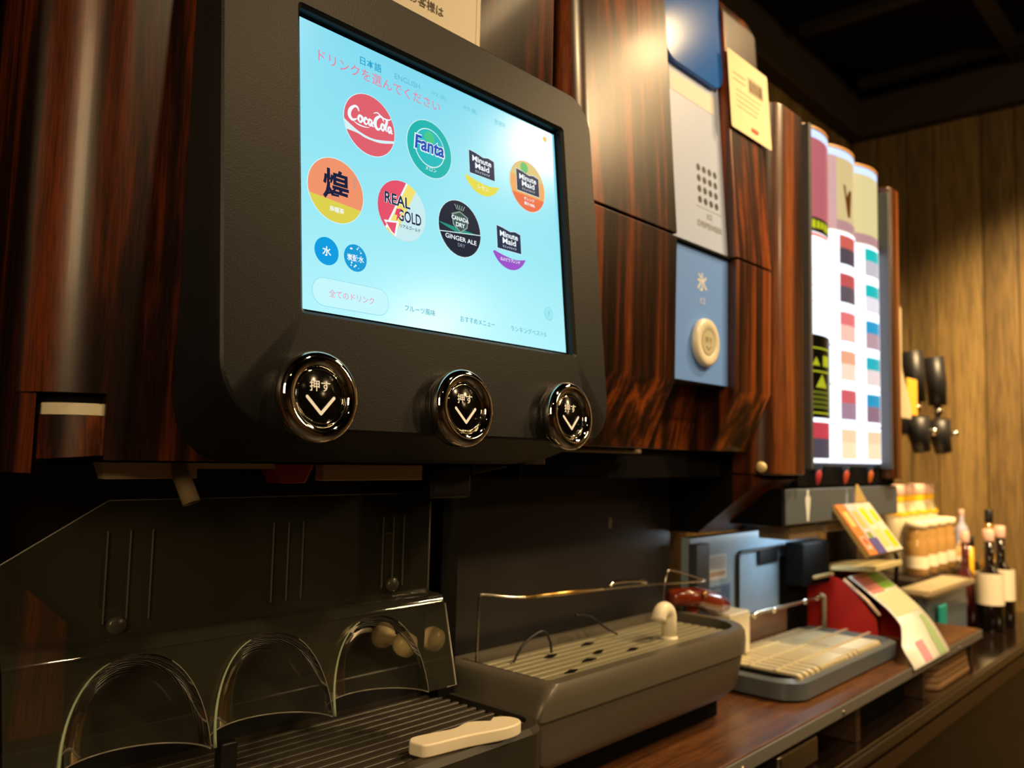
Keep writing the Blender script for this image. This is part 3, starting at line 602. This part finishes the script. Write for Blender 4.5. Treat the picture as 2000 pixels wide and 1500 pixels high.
m.build('wire_rail', WIRE, T2); m = MB(); m.tube([(.80, .70, 1.0715), (.88, .695, 1.0692), (.95, .69, 1.067)], [.002, .0032, .002], 10); m.build('rail_sleeve', GOLDM, T2)
MB().tube(crom([(.965, .69, 1.070), (.975, .69, 1.0735), (1.0, .69, 1.0735), (1.04, .69, 1.0705), (1.055, .69, 1.066)], 4), .003, 10).build('rail_hook', CHROME, T2)
for pth in ([(.78, .70, .995), (.80, .70, 1.015), (.835, .70, 1.025), (.85, .70, 1.01), (.853, .70, .995)], [(.93, .72, 1.03), (.96, .72, 1.025), (.985, .71, 1.008), (1.0, .70, .998)]):
    MB().tube(crom(pth, 6), .0016, 8).build('black_cable', BLACK, T2)
m = MB(); ex, ey = 1.052, .647
m.tube([(ex, ey, .990), (ex, ey, 1.022)] + [(ex-.014+.014*math.cos(rad(a)), ey, 1.022+.014*math.sin(rad(a))) for a in range(15, 166, 15)] + [(ex-.029, ey, 1.022)], .0105, 24)
m.lathe((ex, ey, .989), (0, 0, 1), [(.0125, 0), (.0125, .006), (.0108, .008)], 24)
m.build('white_elbow_pipe', plain('elbow_white', '#f2ead2', rough=.35), T2, label='white plastic elbow pipe')
# amber valve and cream block right of the ice tray
V = empty('amber_valve', (1.27, .72, .869), 'red brown plastic valve on a bracket behind the grey ice drip tray', 'valve')
am = plain('amber_plastic', '#7a2c12', rough=.25, coat=.5)
MB().tube([(1.17, .715, 1.03), (1.24, .712, 1.022), (1.29, .71, 1.008), (1.33, .708, 1.0)], [.012, .017, .019, .012], 16).build('valve_body', am, V)
MB().tube([(1.24, .72, .869), (1.24, .72, 1.02)], .011, 12).build('valve_stem', am, V); MB().lathe((1.235, .695, 1.03), (0, -1, 0), [(0, 0), (.005, 0), (.005, .004), (0, .005)], 12).build('valve_screw', GOLDM, V)
box('cream_carton', CREAM, 1.325, 1.40, .695, .735, .911, .985, loc=(1.36, .715, .911), bevel=.004, label='cream carton standing at the left end of the slatted metal tray', cat='carton')

# ================================================================= cup drink tower
T = empty('cup_dispenser', (1.6, .85, .868), 'tall rosewood drink dispenser with three lit columns of selection buttons at the right', 'drink dispenser')
def pillar(x0, x1, rl, rr, z0, z1, nm):
    m = MB(); m.prism(front_profile(x0, x1, .60, 1.1, rl, rr, 12), 'z', z0, z1); m.build(nm, W_TOWER, T, bevel=.004)
pillar(1.29, 1.435, .045, .03, 1.225, 1.862, 'left_pillar'); pillar(1.872, 1.955, .02, .035, 1.215, 1.858, 'right_pillar')
box('core', SLATED, 1.436, 1.871, .625, 1.1, 1.24, 1.862, T)
MB().prism([(.625, 1.216), (.735, 1.125), (.74, 1.12), (.74, 1.224), (.64, 1.224)], 'x', 1.292, 1.44).build('sloped_cheek', W_TOWER, T)
MB().prism([(.625, 1.205), (.735, 1.118), (1.1, 1.11), (1.1, 1.2395), (.625, 1.2395)], 'x', 1.441, 1.95).build('nozzle_bay', VOID, T)
box('inner_frame', plain('frame_grey', '#505258', rough=.35), 1.436, 1.4475, .598, .6249, 1.235, 1.862, T, bevel=.002)
box('inner_frame', MATS['frame_grey'], 1.8595, 1.871, .600, .6249, 1.235, 1.84, T, bevel=.002)
LW = glow('#eef4ff', 1.7, .3); ES = 1.15
cols = [(1.4495, 1.5855), (1.5875, 1.7235), (1.7255, 1.8585)]
def curved(x0, x1, z0, z1, bulge, mat, name, parent, ym=.6235, n=10, thick=.006):
    m = MB(); fr = [(x0+(x1-x0)*k/n, ym-bulge*(1-(2*k/n-1)**2)) for k in range(n+1)]
    ring = [(x1, ym+thick), (x0, ym+thick)]
    m.prism(fr+ring, 'z', z0, z1); o = m.build(name, mat, parent, bevel=.0008, seg=1); return o
def curve_print(x0, x1, bulge, ym=.6235):
    def yy(x): t = 2*(x-x0)/(x1-x0)-1; return ym-bulge*(1-t*t)
    return yy
def patch(x0, x1, z0, z1, yy, mat, name, parent, n=8, lift=.0004):
    m = MB(); m.flat = 1
    for k in range(n):
        a = x0+(x1-x0)*k/n; b = x0+(x1-x0)*(k+1)/n
        m.add([(a, yy(a)-lift, z0), (b, yy(b)-lift, z0), (b, yy(b)-lift, z1), (a, yy(a)-lift, z1)], [(0, 1, 2, 3)], smooth=True)
    return m, name, mat, parent
BU = .016
def pp(x0, x1, z0, z1, yy, mat, name, parent, lift=.0004):
    m, n_, mt, p_ = patch(x0, x1, z0, z1, yy, mat, name, parent, lift=lift); return m.build(n_, mt, p_)
for ci, (a, b) in enumerate(cols):
    yy = curve_print(a, b, BU)
    curved(a, b, 1.853, 1.868, BU, glow('#c8dcff', 1.3), 'light_strip', T)
    curved(a, b, 1.868, 1.874, BU+.002, plain('cap_gold', '#a87838', rough=.4), 'top_cap', T)
    if ci == 0:
        o = curved(a, b, 1.702, 1.8525, BU, glow('#c46a72', .95), 'picture_panel', T)
        curved(a, b, 1.674, 1.7015, BU, plain('strip_black', '#0c0c0c', rough=.3), 'caption_strip', T)
        m = MB(); m.flat = 1
        for k in range(7):
            xa = a+.03+k*.0145; m.add([(xa, yy(xa)-.0005, 1.681), (xa+.011, yy(xa+.011)-.0005, 1.679+.002*(k % 3)), (xa+.0115, yy(xa+.0115)-.0005, 1.695), (xa+.002, yy(xa)-.0005, 1.696)], [(0, 1, 2, 3)])
        m.build('caption_letters', glow('#d8dc20', .9), T)
        o = curved(a, b, 1.482, 1.6735, BU, LW, 'label_panel', T); pp(a+.006, b-.04, 1.665, 1.671, yy, glow('#ff8468', 1.2), 'label_stripe', o); pp(b-.022, b-.004, 1.655, 1.672, yy, glow('#20b8b0', 1.1), 'label_corner', o)
        for z in (1.60, 1.57, 1.54): pp(a+.02, b-.03, z, z+.004, yy, glow('#f4d8c8', 1.6), 'label_line', o)
        o = curved(a, b, 1.329, 1.4815, BU, glow('#0c0d0a', .5), 'caution_panel', T)
        YL = glow('#c8cc28', .8); 
        for z0, z1 in ((1.455, 1.458), (1.412, 1.415), (1.336, 1.339)): pp(a+.014, b-.034, z0, z1, yy, YL, 'caution_frame', o)
        pp(a+.014, a+.018, 1.336, 1.458, yy, YL, 'caution_frame', o); pp(b-.038, b-.034, 1.336, 1.458, yy, YL, 'caution_frame', o)
        m = MB(); m.flat = 1; xm = (a+b)/2-.008
        for (cx, z0, h, wd) in ((xm, 1.384, .025, .022), (xm-.02, 1.424, .016, .012)):
            m.add([(cx-wd, yy(cx-wd)-.0006, z0), (cx, yy(cx)-.0006, z0), (cx, yy(cx)-.0006, z0+h)], [(0, 1, 2)]); m.add([(cx, yy(cx)-.0006, z0), (cx+wd, yy(cx+wd)-.0006, z0), (cx, yy(cx)-.0006, z0+h)], [(0, 1, 2)])
        m.build('caution_sign', YL, o); pp(xm+.004, xm+.034, 1.424, 1.444, yy, YL, 'caution_text', o)
        for k in range(4): pp(a+.024, b-.044, 1.373-k*.009, 1.378-k*.009, yy, glow('#7c8024', .7), 'caution_text', o)
        rows = [(1.246, 1.3285)]
    else:
        o = curved(a, b, 1.705, 1.8525, BU, glow('#d8c088', 1.05) if ci == 1 else glow('#d8c890', 1.15), 'picture_panel', T)
        pp(a+.0, a+.02, 1.705, 1.8525, yy, glow('#d8a8a8', 1.0), 'picture_edge', o) if ci == 1 else None
        pp(a, b, 1.705, 1.725, yy, glow('#c89898', .9), 'picture_foot', o)
        if ci == 1:
            m = MB(); m.flat = 1; xm = a+.058; q = [(xm-.018, 1.80), (xm+.018, 1.79), (xm+.010, 1.735), (xm-.002, 1.735)]
            m.add([(x, yy(x)-.0008, z) for x, z in q], [(0, 1, 2, 3)]); m.build('picture_cup', glow('#8a4a14', .6), o)
        rows = [(1.246+k*.0765, 1.3205+k*.0765) for k in range(6)]
    for k, (z0, z1) in enumerate(rows):
        o = curved(a, b, z0+.001, z1, BU+.001, LW, 'selection_button', T, thick=.004)
        yb_ = curve_print(a, b, BU+.001)
        if ci < 2:
            c1 = ['#ecc8a0', '#c85c60', '#e0a080', '#d87070', '#b85050', '#c05c50'][k] if ci else '#b83c48'
            c2 = ['#f0d8b0', '#9a7c8c', '#ecd0b8', '#e8b8a8', '#5c5058', '#50444c'][k] if ci else '#4c4450'
        else: c1 = ['#ecc8a0', '#2a90b8', '#28a8b4', '#2a94c0', '#1cb0b0', '#1cb4b0'][k]; c2 = ['#f0d8b0', '#8c6a78', '#e0ccc8', '#b09098', '#d8d4dc', '#b8b4bc'][k]
        xl, xr = (a+.026, b-.040)
        pp(xl, xr, (z0+z1)/2+.004, z1-.008, yb_, glow(c1, 1.25), 'drink_picture', o); pp(xl, xr, z0+.009, (z0+z1)/2+.004, yb_, glow(c2, 1.25), 'drink_caption', o)
for k, (xc, cc) in enumerate(((1.53, '#d04048'), (1.665, '#e05838'), (1.80, '#e87830'))):
    nz = MB().lathe((xc, .64, 1.2395), (0, 0, -1), [(0, 0), (.022, 0), (.018, .02), (.010, .034), (0, .034)], 20).build('nozzle', BLACK, T)
    MB().lathe((xc-.004, .6225, 1.236), (0, .15, -1), [(.002, 0), (.0075, .008), (.006, .024), (.002, .032), (0, .032)], 12).build('nozzle_tag', plain('tag'+cc.strip('#'), cc, rough=.4), nz)
hd = MB().prism([(.622, 1.20), (.622, 1.138), (.66, 1.134), (.72, 1.134), (.72, 1.1995)], 'x', 1.385, 1.962).build('hood', SLATE, T, bevel=.003)
box('hood_cheek', VOID, 1.372, 1.3845, .6235, .76, 1.136, 1.2, T)
for xc, c, w_ in ((1.475, '#e8f0f4', 1), (1.66, '#8a98a8', .7), (1.70, '#8a88a0', .6)):
    f = Flat((xc, .6216, 1.138), lift=.2); f.poly([(-4*w_, 60), (5*w_, 60), (5*w_, 50), (12*w_, 46), (11*w_, 36), (4, 4), (-4, 4), (-10*w_, 36), (-11*w_, 46), (-5*w_, 50)], ink(c)); f.done('hood_arrow', hd)
ub = plain('under_beige', '#86735a', rough=.5)
box('chute_block', ub, 1.44, 1.56, .64, .70, 1.108, 1.1335, T, bevel=.002); box('chute_block', ub, 1.59, 1.69, .635, .70, 1.115, 1.1335, T, bevel=.002)
rp = box('rear_panel', plain('rear_slate', '#9ab4c6', rough=.25, spec=.6, grain=.15), 1.305, 1.86, .762, .78, .87, 1.11, T, bevel=.002)
box('side_flange', SLATED, 1.30, 1.345, .745, .7615, .87, 1.10, T, bevel=.001)
bead = plain('bead_black', '#0e0e10', rough=.5)
MB().tube(crom([(1.475, .758, .90), (1.475, .758, 1.05), (1.48, .758, 1.068), (1.49, .758, 1.073)], 3)+[(1.62, .758, 1.073), (1.80, .758, 1.073)], .004, 8).build('door_bead', bead, rp)
box('door_latch', bead, 1.56, 1.64, .754, .7605, 1.045, 1.07, rp)
f = Flat((1.41, .7615, .0), lift=.2); f.rect(-38, 26, 1030, 1075, ink('#c8c8c0'))
for k in range(9): f.rect(-34+k*6.5, -31+k*6.5, 1048, 1071, ink('#8a8a86')); f.k -= 1
f.k += 1; f.rect(-34, 22, 1036, 1044, ink('#a88c70')); f.rect(-40, 40, 955, 1018, ink('#50688a'))
for k in range(6): f.text('注意 取扱', -8, 1010-k*10, 5, ink('#b8c4cc')); f.k -= 1
f.done('spec_label', rp)
MB().prism([(.672, 1.262), (.672, 1.176), (.738, 1.122), (1.1, 1.116), (1.1, 1.262)], 'x', 1.2862, 1.2895).build('side_shade_panel', VOID, T)  # black sheet over the wood side, stands in for the shade at its rear
# slatted drip tray
T3 = empty('metal_drip_tray', (1.6, .66, .868), 'slate drip tray with a shiny slatted metal grate below the lit drink dispenser', 'drip tray')
m = MB(); o1 = rrect(1.29, 1.775, .562, .742, [.045, .03, .004, .004], 8); o2 = rrect(1.30, 1.765, .574, .74, [.04, .025, .004, .004], 8); o0 = rrect(1.315, 1.75, .60, .742, [.04, .02, .004, .004], 8)
m.loft([[(x, y, .852+.0175) for x, y in o0], [(x, y, .872) for x, y in o1], [(x, y, .898) for x, y in o1], [(x, y, .9025) for x, y in o2], [(x, y, .895) for x, y in rrect(1.31, 1.755, .584, .735, .03, 8)]])
m.build('tray_body', plain('tray_slate', '#59626a', rough=.33, spec=.6, grain=.1), T3, bevel=.002)
box('gap_shade_plate', VOID, 1.315, 1.75, .586, .736, .8952, .8962, T3)  # black plate added over the slate floor, shade for the gaps between bars
def bar(x0, wd):
    m = MB(); pr = [(.5705, .8965), (.5705, .9035), (.573, .9075), (.578, .909), (.734, .909), (.734, .9035), (.58, .9035), (.577, .8965)]
    m.prism(pr, 'x', x0, x0+wd); return m.build('grate_bar', GRATE, T3, bevel=.0014, seg=1)
seq = [.014]*4+[.0062]*10+[.014]*3+[.0062]*11; xx = 1.322; proto = {}
for wd in seq:
    if wd not in proto: proto[wd] = (bar(xx, wd), xx)
    else:
        c = proto[wd][0].copy(); COL.objects.link(c); c.location = (xx-proto[wd][1], 0, 0)
    xx += wd*1.55 if wd > .01 else wd*1.7
for yy in (.61, .655, .70): box('grate_rod', GRATE, 1.318, 1.75, yy, yy+.005, .9092, .9108, T3)
m = MB(); m.tube([(1.40, .705, .972), (1.47, .702, .9735), (1.60, .70, .972), (1.72, .698, .974)], .0035, 10); m.build('fence_rail', WIRE, T3)
m = MB(); m.tube([(1.735, .698, .908), (1.735, .698, .972), (1.72, .698, .976)], .0045, 10); m.build('fence_post', plain('post_cream', '#cfc6a8', rough=.4), T3)
for xx in (1.42, 1.50, 1.64, 1.70): MB().lathe((xx, .699, .972), (0, -1, 0), [(0, -.006), (.0055, -.003), (.0055, .003), (0, .006)], 12).build('fence_joint', CHROME, T3)
box('splash_board', plain('splash_brown', '#6a4a30', rough=.35), 1.33, 1.655, .7425, .75, .9, .955, T3)
# brass knob on the tower side
MB().lathe((1.285, .618, 1.238), (-1, -.2, 0), [(0, -.006), (.004, -.006), (.0085, 0), (.009, .005), (.005, .009), (0, .01)], 16).build('brass_knob', plain('knob_ivory', '#e8d49c', rough=.3), T)

# ================================================================= cards, stand, boxes right of the tower
def card(name, q, mats_fn, label, cat):   # q: four corners bl br tr tl
    bl, br, tr, tl = [Vector(p) for p in q]; ux = (br-bl); uy = (tl-bl); f = Flat(bl, ux, uy, .25); W = ux.length*1000; H_ = (tl-bl).length*1000
    mats_fn(f, W, H_); o = f.done(name, loc=bl, label=label, cat=cat); md = o.modifiers.new('s', 'SOLIDIFY'); md.thickness = .0012; md.offset = -1; return o
def slant(x0, x1, ya, za, yb, zb): return [(x0, ya, za), (x1, ya, za), (x1, yb, zb), (x0, yb, zb)]
def orange(f, W, H):
    f.rect(0, W, 0, H, ink('#e08848')); f.rect(W*.25, W*.8, H*.55, H*.85, ink('#f0cc80')); f.rect(W*.2, W*.8, H*.1, H*.35, ink('#e4c0b0')); f.disc(W*.5, H*.25, W*.2, ink('#d85c30'))
def purple(f, W, H):
    f.rect(0, W, 0, H, ink('#d8d4dc')); f.rect(0, W, 0, H*.3, ink('#5c5aa8')); f.rect(W*.2, W*.8, H*.5, H*.85, ink('#e8c070')); f.rect(W*.2, W*.7, H*.3, H*.42, ink('#8c9c50'))
def yellow(f, W, H):
    f.rect(0, W, 0, H, ink('#e8e6d4')); f.rect(W*.2, W*.8, H*.55, H*.9, ink('#f8dc10'), W*.15); f.rect(W*.15, W*.85, H*.1, H*.45, ink('#ecd88c'))
def yellow2(f, W, H):
    f.rect(0, W, 0, H, ink('#ece8d8')); f.rect(W*.15, W*.85, H*.06, H*.42, ink('#ffd800'), W*.2); f.rect(W*.2, W*.75, H*.6, H*.85, ink('#f8dc10'), W*.15)
bd = MB().prism([(.6205, 1.166), (.5555, 1.078), (.5605, 1.073), (.6215, 1.158)], 'x', 1.588, 1.775).build('card_board', plain('board_beige', '#c8a868', rough=.5), loc=(1.68, .59, 1.075), label='slanted beige board holding the coloured cards in front of the slate hood', cat='board')
MB().tube([(1.77, .60, 1.12), (1.86, .615, 1.10), (1.975, .63, 1.04), (1.985, .64, .869)], .005, 8).build('board_arm', BLACK, bd)
lbs = ['orange menu card, leftmost on the slanted board', 'white and violet menu card next to the orange one', 'pale card with a yellow spot above, third on the slanted board', 'pale card with large yellow spot below, rightmost on the slanted board']
for k, fn in enumerate((orange, purple, yellow, yellow2)): card('menu_card', slant(1.590+k*.0465, 1.634+k*.0465, .5535, 1.0795, .6185, 1.1675), fn, lbs[k], 'card')
f = card('triangle_card', [(1.70, .6195, 1.169), (1.765, .6195, 1.169), (1.765, .620, 1.205), (1.70, .620, 1.205)], lambda f, W, H: f.poly([(0, 0), (W, 0), (W*.25, H), (W*.1, H)], ink('#d8bc7c')), 'beige pointed card rising above the yellow spotted cards', 'card')
# small black card box
kb = empty('black_box', (1.71, .75, .868), 'small black box with a cream edge beneath the orange menu card', 'box')
box('case', VOID, 1.64, 1.775, .70, .74, .998, 1.085, kb, bevel=.004); box('case_lid', plain('lid_cream', '#b89c68', rough=.4), 1.68, 1.77, .690, .6995, 1.012, 1.018, kb, bevel=.001)
box('case_foot', VOID, 1.66, 1.76, .7435, .7605, .869, 1.05, kb)
# display stand with red side and white leaflet
S = empty('leaflet_stand', (1.87, .66, .868), 'red sided display stand with a white leaflet curving down over the shelf edge', 'stand')
sdp = [(.755, .869), (.605, .869), (.612, .93), (.672, 1.0), (.72, 1.012), (.755, .99)]
for x0 in (1.785, 1.952): MB().prism(sdp, 'x', x0, x0+.006).build('side', plain('side_red', '#c82418', rough=.45), S)
MB().prism([(.612, 1.026), (.74, 1.016), (.74, 1.024), (.612, 1.038)], 'x', 1.79, 1.955).build('top_board', plain('top_cream', '#e8d8a0', rough=.4), S, bevel=.002)
box('base_block', VOID, 1.80, 1.95, .66, .75, .869, .985, S)
pr2 = crom([(.668, 1.010), (.632, .985), (.60, .962), (.572, .940), (.545, .912), (.518, .873), (.5135, .862)], 4)
def lx0(z): return 1.788 if z > .955 else (1.788-(.955-z)/.04*.02 if z > .93 else (1.70 if z < .9 else 1.778-(.93-z)/.03*.078))
def lx1(z): return 1.958-(1.01-z)*.22
m = MB(); m.loft([[(lx0(z), y, z), (lx1(z), y, z)] for y, z in pr2], closed=False, cap0=False, cap1=False, smooth=True)
lf = m.build('leaflet', plain('leaflet_white', '#fbfbf2', rough=.35), S, solid=.0016)
def lpoly(u0, u1, t0, t1, c, nm='leaflet_print'):
    rg = []
    for k in range(9):
        t = t0+(t1-t0)*k/8; i = min(int(t*(len(pr2)-1)), len(pr2)-2); g = t*(len(pr2)-1)-i
        y = pr2[i][0]+(pr2[i+1][0]-pr2[i][0])*g-.0012; z = pr2[i][1]+(pr2[i+1][1]-pr2[i][1])*g+.0012; a, b = lx0(z), lx1(z)
        rg.append([(a+(b-a)*u0, y, z), (a+(b-a)*u1, y, z)])
    m = MB(); m.loft(rg, closed=False, cap0=False, cap1=False, smooth=True); m.build(nm, c, lf)
lpoly(.05, .5, .02, .22, ink('#d88888')); lpoly(.5, .95, .02, .2, ink('#7cb048')); lpoly(.05, .95, .23, .5, ink('#d4d8b4')); lpoly(.72, .9, .55, .93, ink('#a4c490')); lpoly(.3, .5, .72, .92, ink('#e4a4bc'))
MB().tube([(1.784, .676, 1.004), (1.784, .628, .966), (1.784, .604, .94)], .0035, 8).build('edge_rod', plain('rod_pale', '#e4c4a8', rough=.35), S)
# ================================================================= beer tap, drip unit, bottles on the far counter
B = empty('beer_tap', (2.7, .82, .78), 'black handled double beer tap with chrome nozzles in front of the end wall', 'beer tap')
box('arm', BLACK, 2.34, 2.72, .79, .89, 1.335, 1.385, B, bevel=.008)
MB().lathe((2.36, .90, .7805), (0, 0, 1), [(.04, 0), (.04, .60), (.03, .62)], 24).build('tap_column', BLACK, B)
for xx, yy in ((2.62, .775), (2.80, .765)):
    h = MB().tube([(xx-.012, yy+.006, 1.58), (xx-.006, yy, 1.50), (xx, yy, 1.43)], [.030, .029, .026], 16).build('tap_handle', BLACK, B)
    MB().lathe((xx, yy, 1.43), (0, 0, -1), [(.010, 0), (.016, .012), (.018, .022), (.010, .034), (.014, .05), (0, .06)], 20).build('tap_collar', CHROME, B)
    MB().tube([(xx, yy, 1.385), (xx+.01, yy-.004, 1.33), (xx+.02, yy-.01, 1.285)], [.036, .030, .024], 16).build('tap_spout', BLACK, B)
    MB().lathe((xx+.03, yy-.04, 1.345), (0, -1, 0), [(0, -.01), (.010, -.01), (.012, 0), (.010, .008), (0, .012)], 16).build('tap_screw', CHROME, B)
box('beer_sign', plain('sign_yellow', '#f0b840', rough=.5), 2.475, 2.56, .752, .758, 1.385, 1.49, B, bevel=.01)
MB().prism([(2.30, 1.37), (2.40, 1.37), (2.40, 1.40), (2.327, 1.50), (2.33, 1.66), (2.312, 1.672), (2.30, 1.66)], 'y', .722, .728).build('tall_sign', plain('tall_label', '#d8c8a8', rough=.5), B)
box('sign_bracket', BLACK, 2.36, 2.40, .7285, .789, 1.37, 1.385, B)
D = empty('tap_drip_tray', (2.45, .68, .78), 'small slate drip unit with a flat metal grate under the beer tap', 'drip tray')
MB().prism(rrect(2.24, 2.66, .648, .722, [.02, .06, .01, .01], 8), 'z', .781, .918).build('unit_body', SLATE, D, bevel=.004)
MB().prism(rrect(2.225, 2.69, .632, .728, [.02, .06, .01, .01], 8), 'z', .9185, .928).build('unit_top', plain('unit_top', '#7c705a', rough=.35, metal=.4), D, bevel=.002)
for k in range(10): box('top_slat', GRATE, 2.27+k*.036, 2.295+k*.036, .645, .715, .9282, .931, D)
box('bottle_riser', plain('riser_dark', '#241a12', rough=.5), 2.45, 3.12, .735, 1.1, .7805, .93, loc=(2.77, .9, .7805), bevel=.003, label='dark step riser carrying the rows of bottles by the end wall', cat='riser')
def bottle(name, x, y, z, h, r, glass, cap, lab, label, group, neck=.35, capr=None, labz=(.2, .5), parent=None, cat='bottle'):
    o = empty(name, (x, y, z), label, cat, group); nr = capr or r*.36; sh_ = h*(1-neck)
    MB().lathe((x, y, z), (0, 0, 1), [(r*.9, 0), (r, .004), (r, sh_*.86), (r*.9, sh_*.93), (nr*1.1, sh_*1.08), (nr, sh_*1.15), (nr, h*.93)], 20).build('glass', glass, o)
    MB().lathe((x, y, z), (0, 0, 1), [(nr*1.12, h*.88), (nr*1.15, h*.885), (nr*1.15, h*.995), (nr, h)], 16).build('cap', cap, o)
    if lab: MB().lathe((x, y, z), (0, 0, 1), [(r+.0008, sh_*labz[0]), (r+.0008, sh_*labz[1])], 20, cap=False).build('label', lab, o)
    return o
gl_amb = plain('glass_amber', '#b08a50', rough=.1, coat=.5); gl_y = plain('syrup_yellow', '#e0b020', rough=.15, coat=.5); gl_w = plain('glass_pale', '#d8ccaa', rough=.12, coat=.5)
cap_p = plain('cap_pink', '#d8b0a0', rough=.4); cap_w = plain('cap_cream', '#f0e2c0', rough=.35); cap_b = plain('cap_black', '#141216', rough=.3); lab_y = plain('label_yellow', '#e8b818', rough=.5); lab_w = plain('label_bottle_white', '#ece2c8', rough=.5)
ordn = ['first', 'second', 'third', 'fourth']
for k in range(4):
    bottle('syrup_bottle', 2.60+k*.097, .83, .9305, .255, .034, gl_w, cap_p, lab_y, 'tall pink capped bottle with yellow neck, %s from the left' % ordn[k], 'pink capped bottles in the back row', neck=.3, capr=.021, labz=(.93, .99))
    MB().lathe((2.60+k*.097, .83, 1.135), (0, 0, 1), [(.0225, 0), (.0225, .022)], 16, cap=False).build('neck_band', lab_y, [o for o in COL.objects if o.name.startswith('syrup_bottle') and o.type == 'EMPTY'][-1])
for k in range(4):
    bottle('cream_capped_bottle', 2.575+k*.092, .766, .9305, .155, .030, gl_amb, cap_w, lab_w, 'short amber bottle with wide cream cap, %s from the left' % ordn[k], 'cream capped bottles on the riser', neck=.28, capr=.027)
jars = [(2.99, .87, .09, .024, gl_w, cap_b), (3.04, .82, .11, .024, plain('jar_blue', '#8890b0', rough=.3), cap_b), (3.08, .775, .15, .02, plain('jar_lilac', '#b0b0c8', rough=.3), cap_p), (2.975, .80, .06, .026, gl_y, cap_w), (3.02, .762, .05, .022, plain('jar_tan', '#d0a870', rough=.3), cap_w)]
jl = ['pale seasoning bottle with black cap, nearest the cream capped bottles', 'bluish seasoning bottle with black cap beside the drip unit', 'slim lilac seasoning bottle with pinkish cap, tallest of the seasoning bottles', 'yellow seasoning bottle with cream cap in front of the lilac one', 'short tan seasoning jar with cream cap at the front of the cluster']
for (xx, yy, h, r, g, c), lb in zip(jars, jl): bottle('seasoning_bottle', xx, yy, .9305, h+.02, r, g, c, lab_w, lb, 'seasoning bottles by the end wall', neck=.3)
dk = plain('wine_glass', '#120c0a', rough=.08, coat=.6); gw = plain('gold_glass', '#8a6418', rough=.12, coat=.5)
bottle('wine_bottle', 2.72, .615, .7805, .285, .036, dk, cap_p, lab_w, 'left one of the two dark bottles with white labels', 'dark bottles at the counter end', neck=.42, labz=(.45, .98))
bottle('wine_bottle', 2.83, .61, .7805, .29, .036, dk, cap_p, lab_w, 'right one of the two dark bottles with white labels', 'dark bottles at the counter end', neck=.42, labz=(.45, .98))
bottle('liqueur_bottle', 2.78, .692, .7805, .27, .03, plain('plum_glass', '#4a1c1c', rough=.12, coat=.5), cap_p, None, 'plum red bottle without label beside the slate drip unit', None, neck=.45)
bottle('liqueur_bottle', 2.95, .665, .7805, .33, .03, gw, cap_b, None, 'tall golden bottle with black cap behind the dark labelled bottles', None, neck=.45)
bottle('liqueur_bottle', 2.87, .70, .7805, .25, .028, gl_y, cap_b, None, 'shorter yellow bottle with black cap behind the plum red one', None, neck=.5)
box('teal_packet', plain('teal', '#109890', rough=.5), 2.31, 2.37, .634, .642, .7805, .892, loc=(2.34, .638, .7805), bevel=.003, label='small teal packet standing in front of the slate drip unit', cat='packet')
